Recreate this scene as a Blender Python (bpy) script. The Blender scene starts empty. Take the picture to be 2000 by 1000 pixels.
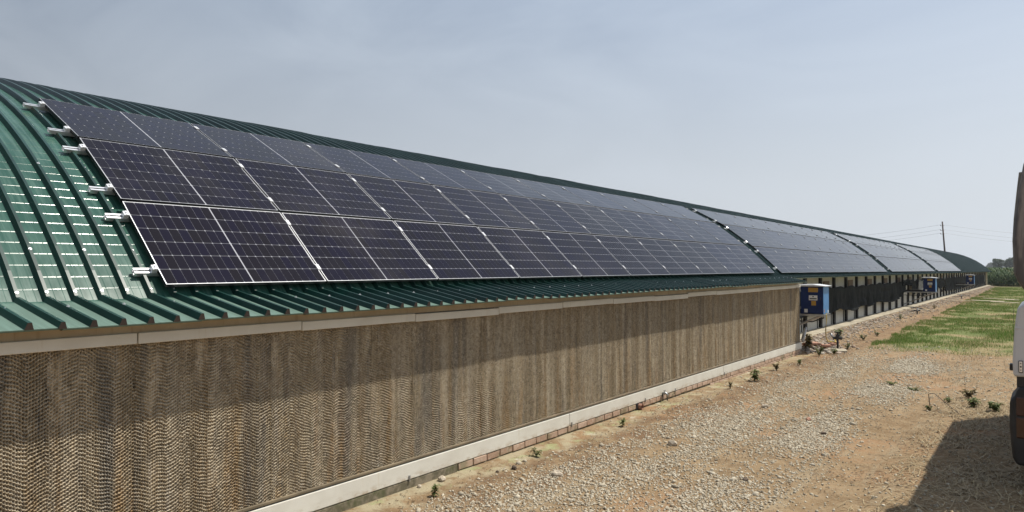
import bpy, bmesh, math, random
import numpy as np
from mathutils import Vector, Matrix

# ------------------------------------------------------------------ camera, sky, sun, exposure
scene = bpy.context.scene
COL = scene.collection
CAMZ = 2.42
camd = bpy.data.cameras.new('camera')
cam = bpy.data.objects.new('camera', camd)
COL.objects.link(cam)
yaw, pit = 0.6382, 0.0158
fwd = Vector((-math.sin(yaw)*math.cos(pit), math.cos(yaw)*math.cos(pit), math.sin(pit)))
rgt = Vector((math.cos(yaw), math.sin(yaw), 0))
upv = rgt.cross(fwd)
cam.matrix_world = Matrix(((rgt.x, upv.x, -fwd.x, 0), (rgt.y, upv.y, -fwd.y, 0),
                           (rgt.z, upv.z, -fwd.z, CAMZ), (0, 0, 0, 1)))
camd.sensor_fit = 'HORIZONTAL'
camd.sensor_width = 36.0
camd.lens = 1402.25/2000*36.0
camd.clip_start = 0.05
camd.clip_end = 6000
scene.camera = cam

SUN = Vector((0.28, 0.374, 0.884)).normalized()
sun_el = math.asin(SUN.z)
sun_az = math.atan2(SUN.x, SUN.y)
world = bpy.data.worlds.new('World')
scene.world = world
world.use_nodes = True
wn, wl = world.node_tree.nodes, world.node_tree.links
wn.clear()
wo = wn.new('ShaderNodeOutputWorld')
bg = wn.new('ShaderNodeBackground')
bg.inputs['Strength'].default_value = 0.085
sky = wn.new('ShaderNodeTexSky')
sky.sky_type = 'NISHITA'
sky.sun_disc = False
sky.sun_elevation = sun_el
sky.sun_rotation = sun_az
sky.altitude = 20
sky.air_density = 1.0
sky.dust_density = 3.2
sky.ozone_density = 1.6
# a thin veil of high cloud over the whole sky
tc = wn.new('ShaderNodeTexCoord')
mp = wn.new('ShaderNodeMapping')
mp.inputs['Scale'].default_value = (1.0, 2.4, 4.2)
mp.inputs['Rotation'].default_value = (0.1, 0.15, 0.5)
nz = wn.new('ShaderNodeTexNoise')
nz.inputs['Scale'].default_value = 1.9
nz.inputs['Detail'].default_value = 7
nz.inputs['Roughness'].default_value = 0.55
nz.inputs['Distortion'].default_value = 0.6
cr = wn.new('ShaderNodeMapRange')
cr.inputs['From Min'].default_value = 0.3
cr.inputs['From Max'].default_value = 0.72
cr.inputs['To Min'].default_value = 0.48
cr.inputs['To Max'].default_value = 0.95
mx = wn.new('ShaderNodeMix')
mx.data_type = 'RGBA'
mx.inputs['B'].default_value = (5.35, 6.25, 7.5, 1)
wl.new(tc.outputs['Generated'], mp.inputs['Vector'])
wl.new(mp.outputs['Vector'], nz.inputs['Vector'])
wl.new(nz.outputs['Fac'], cr.inputs['Value'])
wl.new(cr.outputs['Result'], mx.inputs['Factor'])
wl.new(sky.outputs['Color'], mx.inputs['A'])
# haze: the whole sky pales towards the horizon
sx = wn.new('ShaderNodeSeparateXYZ')
wl.new(tc.outputs['Generated'], sx.inputs[0])
hz = wn.new('ShaderNodeMapRange')
hz.interpolation_type = 'SMOOTHSTEP'
hz.inputs['From Min'].default_value = -0.02
hz.inputs['From Max'].default_value = 0.42
hz.inputs['To Min'].default_value = 0.85
hz.inputs['To Max'].default_value = 0.0
wl.new(sx.outputs['Z'], hz.inputs['Value'])
mh = wn.new('ShaderNodeMix')
mh.data_type = 'RGBA'
mh.inputs['B'].default_value = (8.15, 8.65, 9.2, 1)
wl.new(hz.outputs['Result'], mh.inputs['Factor'])
wl.new(mx.outputs['Result'], mh.inputs['A'])
# hazy air scatters forward: the sky is brighter on the sun's side, darker away from it
dn = wn.new('ShaderNodeVectorMath'); dn.operation = 'DOT_PRODUCT'
dn.inputs[1].default_value = SUN
wl.new(tc.outputs['Generated'], dn.inputs[0])
fs = wn.new('ShaderNodeMapRange')
fs.inputs['From Min'].default_value = -0.35
fs.inputs['From Max'].default_value = 0.62
fs.inputs['To Min'].default_value = 0.44
fs.inputs['To Max'].default_value = 1.14
wl.new(dn.outputs['Value'], fs.inputs['Value'])
ms = wn.new('ShaderNodeVectorMath'); ms.operation = 'SCALE'
wl.new(mh.outputs['Result'], ms.inputs[0])
wl.new(fs.outputs['Result'], ms.inputs['Scale'])
wl.new(ms.outputs['Vector'], bg.inputs['Color'])
wl.new(bg.outputs['Background'], wo.inputs['Surface'])

sd = bpy.data.lights.new('sun', 'SUN')
sd.energy = 5.0
sd.angle = math.radians(0.6)
sd.color = (1.0, 0.945, 0.85)
so = bpy.data.objects.new('sun', sd)
so.rotation_euler = (-SUN).to_track_quat('-Z', 'Y').to_euler()
so.location = (20, 20, 40)
COL.objects.link(so)

scene.view_settings.view_transform = 'Standard'
scene.view_settings.look = 'None'
scene.view_settings.gamma = 1
scene.view_settings.use_curve_mapping = False
scene.view_settings.exposure = 0.12

rng = np.random.default_rng(7)
random.seed(7)

# ------------------------------------------------------------------ helpers
def mesh(name, verts, faces, mats=(), smooth=False, mat_idx=None):
    me = bpy.data.meshes.new(name)
    if isinstance(faces, np.ndarray):
        v = np.asarray(verts, np.float32)
        f = np.asarray(faces, np.int32)
        n, k = f.shape
        me.vertices.add(len(v))
        me.vertices.foreach_set('co', v.ravel())
        me.loops.add(n*k)
        me.loops.foreach_set('vertex_index', f.ravel())
        me.polygons.add(n)
        me.polygons.foreach_set('loop_start', np.arange(0, n*k, k, dtype=np.int32))
        me.polygons.foreach_set('loop_total', np.full(n, k, np.int32))
        me.update(calc_edges=True)
    else:
        me.from_pydata([tuple(p) for p in verts], [], [tuple(q) for q in faces])
    for m in (mats if isinstance(mats, (list, tuple)) else [mats]):
        me.materials.append(m)
    if smooth:
        me.polygons.foreach_set('use_smooth', np.ones(len(me.polygons), bool))
    if mat_idx is not None:
        me.polygons.foreach_set('material_index', np.asarray(mat_idx, np.int32))
    me.update()
    return me

def ob(name, me, parent=None, loc=(0, 0, 0), rot=(0, 0, 0), scale=(1, 1, 1)):
    o = bpy.data.objects.new(name, me)
    COL.objects.link(o)
    o.location, o.rotation_euler, o.scale = loc, rot, scale
    if parent is not None:
        o.parent = parent
    return o

def tag(o, label=None, cat=None, group=None, kind=None):
    if label: o['label'] = label
    if cat: o['category'] = cat
    if group: o['group'] = group
    if kind: o['kind'] = kind
    return o

def thing(name, label, cat, loc=(0, 0, 0), rot=(0, 0, 0), group=None):
    o = ob(name, None, None, loc, rot)
    o.empty_display_size = 0.1
    return tag(o, label, cat, group)

class MB:
    """collects polygons for one mesh"""
    def __init__(s): s.v, s.f, s.m = [], [], []
    def poly(s, pts, m=0):
        i = len(s.v); s.v += [tuple(p) for p in pts]; s.f.append(tuple(range(i, i+len(pts)))); s.m.append(m)
    def box(s, a, b, m=0):
        (x0, y0, z0), (x1, y1, z1) = a, b
        i = len(s.v)
        s.v += [(x0,y0,z0),(x1,y0,z0),(x1,y1,z0),(x0,y1,z0),(x0,y0,z1),(x1,y0,z1),(x1,y1,z1),(x0,y1,z1)]
        for q in ((0,3,2,1),(4,5,6,7),(0,1,5,4),(1,2,6,5),(2,3,7,6),(3,0,4,7)):
            s.f.append(tuple(i+k for k in q)); s.m.append(m)
    def tube(s, pts, r, n=6, m=0, caps=True):
        pts = [Vector(p) for p in pts]
        rs = r if isinstance(r, (list, tuple)) else [r]*len(pts)
        i0 = len(s.v)
        up = Vector((0, 0, 1))
        for k, p in enumerate(pts):
            d = (pts[min(k+1, len(pts)-1)]-pts[max(k-1, 0)]).normalized()
            a = d.cross(up if abs(d.z) < .95 else Vector((1, 0, 0))).normalized(); b = d.cross(a)
            for j in range(n):
                t = 2*math.pi*j/n
                s.v.append(tuple(p+(a*math.cos(t)+b*math.sin(t))*rs[k]))
        for k in range(len(pts)-1):
            for j in range(n):
                s.f.append((i0+k*n+j, i0+k*n+(j+1) % n, i0+(k+1)*n+(j+1) % n, i0+(k+1)*n+j)); s.m.append(m)
        if caps:
            s.f.append(tuple(i0+j for j in range(n))); s.m.append(m)
            e = i0+(len(pts)-1)*n
            s.f.append(tuple(e+n-1-j for j in range(n))); s.m.append(m)
    def prism(s, outline, axis, a, b, m=0):
        """outline of 2D points extruded along axis ('x','y','z') from a to b"""
        def P(q, t):
            return {'x': (t, q[0], q[1]), 'y': (q[0], t, q[1]), 'z': (q[0], q[1], t)}[axis]
        i = len(s.v); n = len(outline)
        s.v += [P(q, a) for q in outline]+[P(q, b) for q in outline]
        s.f.append(tuple(i+k for k in range(n))); s.m.append(m)
        s.f.append(tuple(i+n+n-1-k for k in range(n))); s.m.append(m)
        for k in range(n):
            s.f.append((i+k, i+(k+1) % n, i+n+(k+1) % n, i+n+k)); s.m.append(m)
    def build(s, name, mats, parent=None, loc=(0, 0, 0), rot=(0, 0, 0), bevel=0, smooth=False, seg=2):
        me = s.mesh(name, mats, bevel, smooth, seg)
        return ob(name, me, parent, loc, rot)
    def mesh(s, name, mats, bevel=0, smooth=False, seg=2):
        me = mesh(name, s.v, s.f, mats, False, s.m)
        bm = bmesh.new(); bm.from_mesh(me)
        bmesh.ops.recalc_face_normals(bm, faces=bm.faces)
        if bevel:
            es = [e for e in bm.edges if len(e.link_faces) == 2 and e.calc_face_angle(0) > 0.5]
            bmesh.ops.bevel(bm, geom=es, offset=bevel, segments=seg, affect='EDGES', profile=0.5, clamp_overlap=True)
        bm.to_mesh(me); bm.free()
        if smooth:
            me.polygons.foreach_set('use_smooth', np.ones(len(me.polygons), bool))
        me.update()
        return me

def zo(y):
    """the yard and the barn fall very slightly away from the camera"""
    return -0.003*np.clip(np.asarray(y, float)-20, 0, 110)
def zof(y): return float(zo(y))

# value noise for geometry
def vnoise(x, y, seed=0):
    xi, yi = np.floor(x).astype(np.int64), np.floor(y).astype(np.int64)
    xf, yf = x-xi, y-yi
    def h(a, b):
        n = (a*374761393 + b*668265263 + seed*982451653) & 0x7fffffff
        n = ((n ^ (n >> 13))*1274126177) & 0x7fffffff
        return ((n ^ (n >> 16)) & 0xffff)/65535.0
    u, v = xf*xf*(3-2*xf), yf*yf*(3-2*yf)
    return (h(xi, yi)*(1-u)+h(xi+1, yi)*u)*(1-v)+(h(xi, yi+1)*(1-u)+h(xi+1, yi+1)*u)*v
def fbm(x, y, seed=0, o=4):
    s, a = 0, 0.5
    for k in range(o):
        s = s+a*vnoise(x*2**k, y*2**k, seed+k); a *= .5
    return s/(1-.5**o)

# ------------------------------------------------------------------ materials
class NM:
    def __init__(s, name):
        s.mat = bpy.data.materials.new(name); s.mat.use_nodes = True
        s.n, s.l = s.mat.node_tree.nodes, s.mat.node_tree.links
        s.b = s.n['Principled BSDF']; s.out = s.n['Material Output']
        s._tc = None
    def link(s, a, b): s.l.new(a, b)
    def set(s, k, v):
        if hasattr(v, 'is_output'): s.l.new(v, s.b.inputs[k])
        elif isinstance(v, (tuple, list)) and len(v) == 3: s.b.inputs[k].default_value = (*v, 1)
        else: s.b.inputs[k].default_value = v
        return s
    def obj(s, world=False):
        if world:
            return s.n.new('ShaderNodeNewGeometry').outputs['Position']
        if not s._tc: s._tc = s.n.new('ShaderNodeTexCoord')
        return s._tc.outputs['Object']
    def map(s, vec, scale=(1, 1, 1), loc=(0, 0, 0), rot=(0, 0, 0)):
        m = s.n.new('ShaderNodeMapping'); s.l.new(vec, m.inputs['Vector'])
        m.inputs['Scale'].default_value = scale; m.inputs['Location'].default_value = loc; m.inputs['Rotation'].default_value = rot
        return m.outputs['Vector']
    def noise(s, vec, scale=5, detail=4, rough=.55, dist=0):
        t = s.n.new('ShaderNodeTexNoise'); s.l.new(vec, t.inputs['Vector'])
        for k, v in (('Scale', scale), ('Detail', detail), ('Roughness', rough), ('Distortion', dist)): t.inputs[k].default_value = v
        return t.outputs['Fac']
    def voro(s, vec, scale=5, feature='F1', out='Distance', rnd=1):
        t = s.n.new('ShaderNodeTexVoronoi'); t.feature = feature; s.l.new(vec, t.inputs['Vector'])
        t.inputs['Scale'].default_value = scale; t.inputs['Randomness'].default_value = rnd
        return t.outputs[out]
    def rng(s, v, a, b, c=0., d=1., smooth=True):
        t = s.n.new('ShaderNodeMapRange'); t.clamp = True
        if smooth: t.interpolation_type = 'SMOOTHSTEP'
        s.l.new(v, t.inputs['Value'])
        for k, x in (('From Min', a), ('From Max', b), ('To Min', c), ('To Max', d)): t.inputs[k].default_value = x
        return t.outputs['Result']
    def ramp(s, v, stops):
        t = s.n.new('ShaderNodeValToRGB'); s.l.new(v, t.inputs['Fac'])
        e = t.color_ramp.elements
        while len(e) < len(stops): e.new(0.5)
        for k, (p, c) in enumerate(stops): e[k].position = p; e[k].color = (*c, 1)
        return t.outputs['Color']
    def mix(s, f, a, b, mode='MIX'):
        t = s.n.new('ShaderNodeMix'); t.data_type = 'RGBA'; t.blend_type = mode
        for k, v in (('Factor', f), ('A', a), ('B', b)):
            if hasattr(v, 'is_output'): s.l.new(v, t.inputs[k])
            elif isinstance(v, (tuple, list)): t.inputs[k].default_value = (*v, 1)
            else: t.inputs[k].default_value = v
        return t.outputs['Result']
    def math(s, op, a, b=0., c=None):
        t = s.n.new('ShaderNodeMath'); t.operation = op
        for i, v in enumerate((a, b, c)):
            if v is None: continue
            if hasattr(v, 'is_output'): s.l.new(v, t.inputs[i])
            else: t.inputs[i].default_value = v
        return t.outputs['Value']
    def xyz(s, vec):
        t = s.n.new('ShaderNodeSeparateXYZ'); s.l.new(vec, t.inputs[0]); return t.outputs
    def island(s): return s.n.new('ShaderNodeNewGeometry').outputs['Random Per Island']
    def orand(s): return s.n.new('ShaderNodeObjectInfo').outputs['Random']
    def bump(s, h, strength=.3, dist=.01):
        t = s.n.new('ShaderNodeBump'); s.l.new(h, t.inputs['Height'])
        t.inputs['Strength'].default_value = strength; t.inputs['Distance'].default_value = dist
        s.l.new(t.outputs['Normal'], s.b.inputs['Normal']); return s

def simple(name, col, rough=.6, metal=0., var=.12, vscale=6., spec=.5, bump=0., bscale=60., world=True):
    m = NM(name)
    p = m.obj(world)
    n = m.noise(p, vscale, 5, .6)
    dark = tuple(c*(1-var) for c in col); lite = tuple(min(1, c*(1+var)) for c in col)
    m.set('Base Color', m.mix(m.rng(n, .3, .7), dark, lite)).set('Roughness', rough).set('Metallic', metal)
    m.set('Specular IOR Level', spec)
    if bump: m.bump(m.noise(p, bscale, 4, .6), bump, .01)
    return m.mat

M = {}
def mk_materials():
    # green painted roof steel: pale chalky film with some sheen painted in, streaks down the slope
    m = NM('green_roof_paint'); p = m.obj(True)
    n1 = m.noise(m.map(p, (1.2, 3, 1.2)), 1.3, 5, .6)
    n2 = m.noise(m.map(p, (1.0, 14, 1.0)), 2.0, 4, .6)
    c = m.mix(m.rng(n1, .35, .7), (.020, .068, .049), (.034, .096, .073))
    X, y, Z = m.xyz(p)
    lowroof = m.rng(X, -6.15, -6.05)          # dusty, chalked lower skirt, its colour paled further for grazing sun
    chalk = m.math('MULTIPLY', m.rng(n2, .40, .72), m.math('MULTIPLY_ADD', lowroof, .40, .30))
    c = m.mix(m.math('MULTIPLY', lowroof, .68), c, (.145, .205, .168))
    c = m.mix(chalk, c, (.15, .235, .195))
    fine = m.math('ABSOLUTE', m.math('SUBTRACT', m.math('FRACT', m.math('MULTIPLY', y, 15.0)), .5))
    m.set('Base Color', c).set('Roughness', m.math('ADD', m.rng(n1, .3, .7, .17, .23), m.math('MULTIPLY', lowroof, .2))).set('Specular IOR Level', .4)
    m.bump(m.rng(fine, .0, .05), .25, .002)
    M['roof'] = m.mat
    M['rib'] = simple('shaded_roof_paint', (.0095, .038, .031), .30, 0, .25, 2.5, .4)  # roof paint darkened to put shade into the rib sides
    M['foam'] = simple('brown_foam', (.05, .036, .028), .9)
    M['alu'] = simple('bare_aluminium', (.86, .86, .87), .30, .75, .05)
    M['frame'] = simple('frame_aluminium', (.50, .51, .53), .42, 1., .05)
    M['clampalu'] = simple('pale_cast_aluminium', (.80, .80, .80), .25, .35, .05)
    M['framedark'] = simple('shaded_frame_side', (.03, .03, .034), .4, .5, .1)  # frame sides darkened in colour to stand for shade
    M['steel'] = simple('galvanised_steel', (.42, .43, .44), .45, .9, .15)
    # cells
    m = NM('solar_cell'); p = m.obj(True)
    r = m.island(); o = m.orand()
    c = m.mix(r, (.0052, .0042, .0135), (.0085, .0070, .0175))
    c = m.mix(o, c, (.0085, .0068, .0095))
    du = m.rng(m.noise(p, .9, 5, .6), .45, .75)
    c = m.mix(m.math('MULTIPLY', du, .05), c, (.30, .27, .24))
    m.set('Base Color', c).set('Roughness', m.rng(m.noise(p, 1.7, 4, .6), .35, .7, .045, .11)).set('IOR', 1.22)
    M['cell'] = m.mat
    m = NM('white_backsheet'); m.set('Base Color', (.34, .345, .37)).set('Roughness', .15).set('IOR', 1.21); M['backsheet'] = m.mat
    # weathered cooling pad paper
    m = NM('cooling_pad_paper'); p = m.obj(True)
    s1 = m.noise(m.map(p, (1, 6.5, .34)), 1.5, 8, .72, .3)
    s2 = m.noise(m.map(p, (1, 6.0, .40)), 2.1, 8, .70, .3)
    s3 = m.noise(m.map(p, (1, 9.0, .50), (3, 7, 1)), 1.7, 8, .70, .3)
    s4 = m.noise(p, 70, 4, .7)
    c = m.mix(m.rng(s1, .36, .66), (.30, .232, .138), (.48, .405, .285))
    z = m.xyz(p)[2]
    low = m.rng(z, 1.5, .35)
    c = m.mix(m.math('MULTIPLY', m.rng(s2, .48, .70), m.math('MULTIPLY_ADD', low, .62, .10)), c, (.36, .20, .07))
    c = m.mix(m.math('MULTIPLY', m.rng(s3, .54, .72), .62), c, (.10, .10, .10))
    c = m.mix(m.math('MULTIPLY', m.rng(m.noise(m.map(p, (1, 8.0, .5), (9, 2, 4)), 2.3, 8, .70, .3), .54, .72), .5), c, (.46, .42, .37))
    w1 = m.noise(m.map(p, (1, 2.4, .16), (5, 11, 2)), 1.6, 5, .6, .2)
    w2 = m.noise(m.map(p, (1, 3.1, .20), (15, 3, 7)), 1.4, 5, .6, .2)
    c = m.mix(m.math('MULTIPLY', m.rng(w1, .54, .66), .55), c, (.13, .125, .115))
    c = m.mix(m.math('MULTIPLY', m.rng(w2, .53, .66), m.math('MULTIPLY_ADD', low, .55, .1)), c, (.37, .225, .085))
    v1 = m.n.new('ShaderNodeSeparateColor'); m.link(m.voro(m.map(p, (1, 1, .8)), 50, out='Color'), v1.inputs[0])
    v2 = m.n.new('ShaderNodeSeparateColor'); m.link(m.voro(m.map(p, (1, 1.3, .7), (2, 5, 1)), 24, out='Color'), v2.inputs[0])
    c = m.mix(m.rng(v1.outputs[0], .55, 1, 0, .6), c, m.mix(.6, c, (.62, .55, .43)))       # scattered paler cells
    c = m.mix(m.rng(v1.outputs[1], .50, 1, 0, .6), c, m.mix(.7, c, (.07, .055, .035)))     # scattered darker cells
    c = m.mix(m.rng(v2.outputs[0], .60, 1, 0, .40), c, m.mix(.6, c, (.10, .08, .055)))
    c = m.mix(m.rng(s4, .40, .70, 0, .5), c, m.mix(.55, c, (.60, .54, .44)))
    m.set('Base Color', c).set('Roughness', .9).set('Specular IOR Level', .2)
    M['pad'] = m.mat
    # cream boards
    m = NM('cream_board'); p = m.obj(True)
    n = m.noise(p, 3, 5, .6)
    c = m.mix(m.rng(n, .35, .7), (.60, .575, .50), (.66, .64, .565))
    sp = m.rng(m.voro(p, 26), .05, .035)
    c = m.mix(m.math('MULTIPLY', sp, .5), c, (.40, .33, .22))
    st = m.rng(m.noise(m.map(p, (1, 12, .8)), 1.6, 4, .65), .60, .75)
    c = m.mix(m.math('MULTIPLY', st, .35), c, (.50, .42, .28))
    zz = m.xyz(p)[2]
    mud = m.math('MULTIPLY', m.rng(zz, .21, .115), m.rng(m.noise(m.map(p, (1, 2.2, 5)), 3.0, 6, .7), .42, .66))
    c = m.mix(m.math('MULTIPLY', mud, .75), c, (.36, .27, .17))
    m.set('Base Color', c).set('Roughness', .55).bump(m.noise(m.map(p, (1, .8, 2)), 1.2, 3, .5), .25, .03)
    M['cream'] = m.mat
    m = NM('stained_fascia'); p = m.obj(True)
    n = m.noise(p, 3, 5, .6)
    c = m.mix(m.rng(n, .35, .7), (.42, .33, .215), (.50, .41, .28))
    st = m.rng(m.noise(m.map(p, (1, 10, .7)), 1.6, 4, .65), .55, .75)
    c = m.mix(m.math('MULTIPLY', st, .55), c, (.28, .19, .10))
    m.set('Base Color', c).set('Roughness', .6)
    M['fascia'] = m.mat
    M['ledge'] = simple('dark_brown_channel', (.17, .135, .085), .7, 0, .25, 4)
    # bricks
    m = NM('clay_brick'); p = m.obj(True)
    c = m.mix(m.orand(), (.35, .225, .15), (.46, .325, .235))
    n = m.noise(p, 22, 5, .65)
    c = m.mix(m.rng(n, .45, .75), c, (.52, .41, .31))
    gr = m.rng(m.noise(p, 2.2, 4, .6), .52, .66)
    c = m.mix(m.math('MULTIPLY', gr, .6), c, (.13, .13, .055))
    m.set('Base Color', c).set('Roughness', .9).bump(n, .5, .006)
    M['brick'] = m.mat
    m = NM('mossy_mortar'); p = m.obj(True)
    n = m.noise(p, 9, 5, .65)
    c = m.mix(m.rng(n, .4, .65), (.12, .105, .065), (.24, .20, .14))
    c = m.mix(m.rng(m.noise(p, 2.5, 4, .6), .5, .65), c, (.075, .085, .03))
    m.set('Base Color', c).set('Roughness', .95).bump(n, .6, .01)
    M['mortar'] = m.mat
    M['concrete'] = simple('pale_concrete', (.34, .30, .225), .9, 0, .3, 3., .3, .5, 40)
    M['post'] = simple('dark_steel_post', (.026, .025, .024), .7, 0, .3, 6., .1)
    M['wallpanel'] = simple('pale_wall_panel', (.47, .455, .41), .6, 0, .1, 2.)
    M['vent'] = simple('brown_vent', (.16, .10, .06), .7, 0, .3)
    # black shade net
    m = NM('black_shade_net'); p = m.obj(True)
    n = m.noise(m.map(p, (1, 4, 1)), 3, 5, .65)
    c = m.mix(m.rng(n, .4, .75), (.010, .0115, .0115), (.034, .037, .036))
    m.set('Base Color', c).set('Roughness', .75).set('Specular IOR Level', .06).bump(m.noise(p, 90, 3, .6), .4, .005)
    M['tarp'] = m.mat
    M['tarpgrey'] = simple('grey_faded_net', (.21, .205, .19), .75, 0, .35, 8)
    M['bluebox'] = simple('shaded_blue_enamel', (.009, .022, .085), .5, 0, .15, 5., .2)  # cabinet blue darkened for the shaded front and body
    M['blueside'] = simple('sunlit_blue_enamel', (.06, .20, .44), .42, 0, .1, 5.)  # same cabinet blue, lightened for the sunlit side
    M['whitelid'] = simple('white_lid_paint', (.60, .61, .62), .4, 0, .06)
    M['yellow'] = simple('yellow_sticker', (.36, .205, .03), .5, 0, .08)
    M['whitelabel'] = simple('white_sticker', (.62, .62, .60), .5, 0, .06)
    M['ink'] = simple('black_print', (.02, .02, .022), .6)
    M['hose'] = simple('yellow_hose', (.40, .29, .05), .55, 0, .15)
    M['black'] = simple('black_plastic', (.018, .018, .019), .5, 0, .3)
    M['dustblack'] = simple('dusty_black_plastic', (.02, .02, .0205), .6, 0, .35, 3.)
    M['rubber'] = simple('tyre_rubber', (.03, .029, .028), .85, 0, .3)
    m = NM('dusty_white_paint'); p = m.obj(True)
    n = m.noise(p, 2.5, 5, .65)
    c = m.mix(m.rng(n, .5, .75), (.60, .60, .60), (.42, .38, .34))
    m.set('Base Color', c).set('Roughness', .35)
    M['vanwhite'] = m.mat
    m = NM('dusty_mirror_housing'); p = m.obj(True)
    n = m.noise(m.map(p, (3, 1, .5)), 2.5, 5, .65)
    c = m.mix(m.rng(n, .45, .65), (.085, .078, .076), (.25, .22, .20))
    m.set('Base Color', c).set('Roughness', .5)
    M['mirror'] = m.mat
    M['glass'] = simple('dark_glass', (.02, .022, .024), .06, 0, .05)
    M['orange'] = simple('orange_lens', (.055, .024, .014), .25, 0, .15)
    M['redlens'] = simple('dark_red_lens', (.05, .020, .016), .25, 0, .15)
    # soil and stones
    for nm, a, b, cc in (('pebble', (.27, .215, .145), (.53, .475, .37), (.37, .32, .235)),
                         ('rubble', (.24, .19, .14), (.46, .41, .34), (.30, .20, .14))):
        m = NM(nm+'_stone'); r = m.island(); p = m.obj(True)
        c = m.ramp(r, [(0, a), (.35, cc), (.7, b), (1, tuple(x*.55 for x in a))])
        c = m.mix(m.rng(m.noise(p, 30, 3, .6), .4, .7), c, tuple(x*.8 for x in b))
        m.set('Base Color', c).set('Roughness', .9).set('Specular IOR Level', .25)
        M[nm] = m.mat
    M['darkstone'] = simple('dark_stone', (.10, .075, .055), .9, 0, .35, 20, .3, .6, 50)
    M['palestone'] = simple('pale_stone', (.42, .36, .28), .9, 0, .3, 20, .3, .6, 50)
    M['terracotta'] = simple('broken_terracotta', (.36, .20, .14), .85, 0, .25, 20, .3, .5, 50)
    # plants
    def leafmat(nm, a, b, dry=None, df=.2, tr=.25):
        m = NM(nm); r = m.island()
        st = [(0, a), (1-df, b)] + ([(min(.999, 1-df+.02), dry), (1, dry)] if dry else [])
        c = m.ramp(r, st)
        m.set('Base Color', c).set('Roughness', .6).set('Specular IOR Level', .3)
        t = m.n.new('ShaderNodeBsdfTranslucent'); m.link(c, t.inputs['Color'])
        mxs = m.n.new('ShaderNodeMixShader'); mxs.inputs[0].default_value = tr
        m.link(m.b.outputs[0], mxs.inputs[1]); m.link(t.outputs[0], mxs.inputs[2]); m.link(mxs.outputs[0], m.out.inputs['Surface'])
        M[nm] = m.mat
    leafmat('grass_blade', (.075, .150, .020), (.150, .235, .048), (.36, .30, .16), .17, .45)
    leafmat('dry_straw', (.20, .145, .075), (.42, .33, .19), None, 0, .1)
    leafmat('litter', (.06, .038, .022), (.19, .125, .07), (.30, .235, .14), .2, .1)
    leafmat('weed_leaf', (.085, .125, .035), (.175, .215, .07), (.27, .22, .10), .25, .5)
    leafmat('dry_weed_leaf', (.11, .075, .03), (.21, .17, .06), None, 0)
    leafmat('corn_leaf', (.022, .055, .011), (.055, .10, .02), (.17, .16, .06), .06)
    leafmat('tree_leaf', (.022, .046, .014), (.055, .09, .026), None, 0)
    M['bark'] = simple('bark', (.10, .075, .055), .9, 0, .3, 12)
    M['polewood'] = simple('weathered_pole_wood', (.085, .06, .05), .9, 0, .3, 10)
    M['wire'] = simple('grey_wire', (.16, .16, .17), .5, .5, .1)
    M['plank'] = simple('pale_plank', (.55, .47, .34), .8, 0, .2, 6)
mk_materials()

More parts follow.
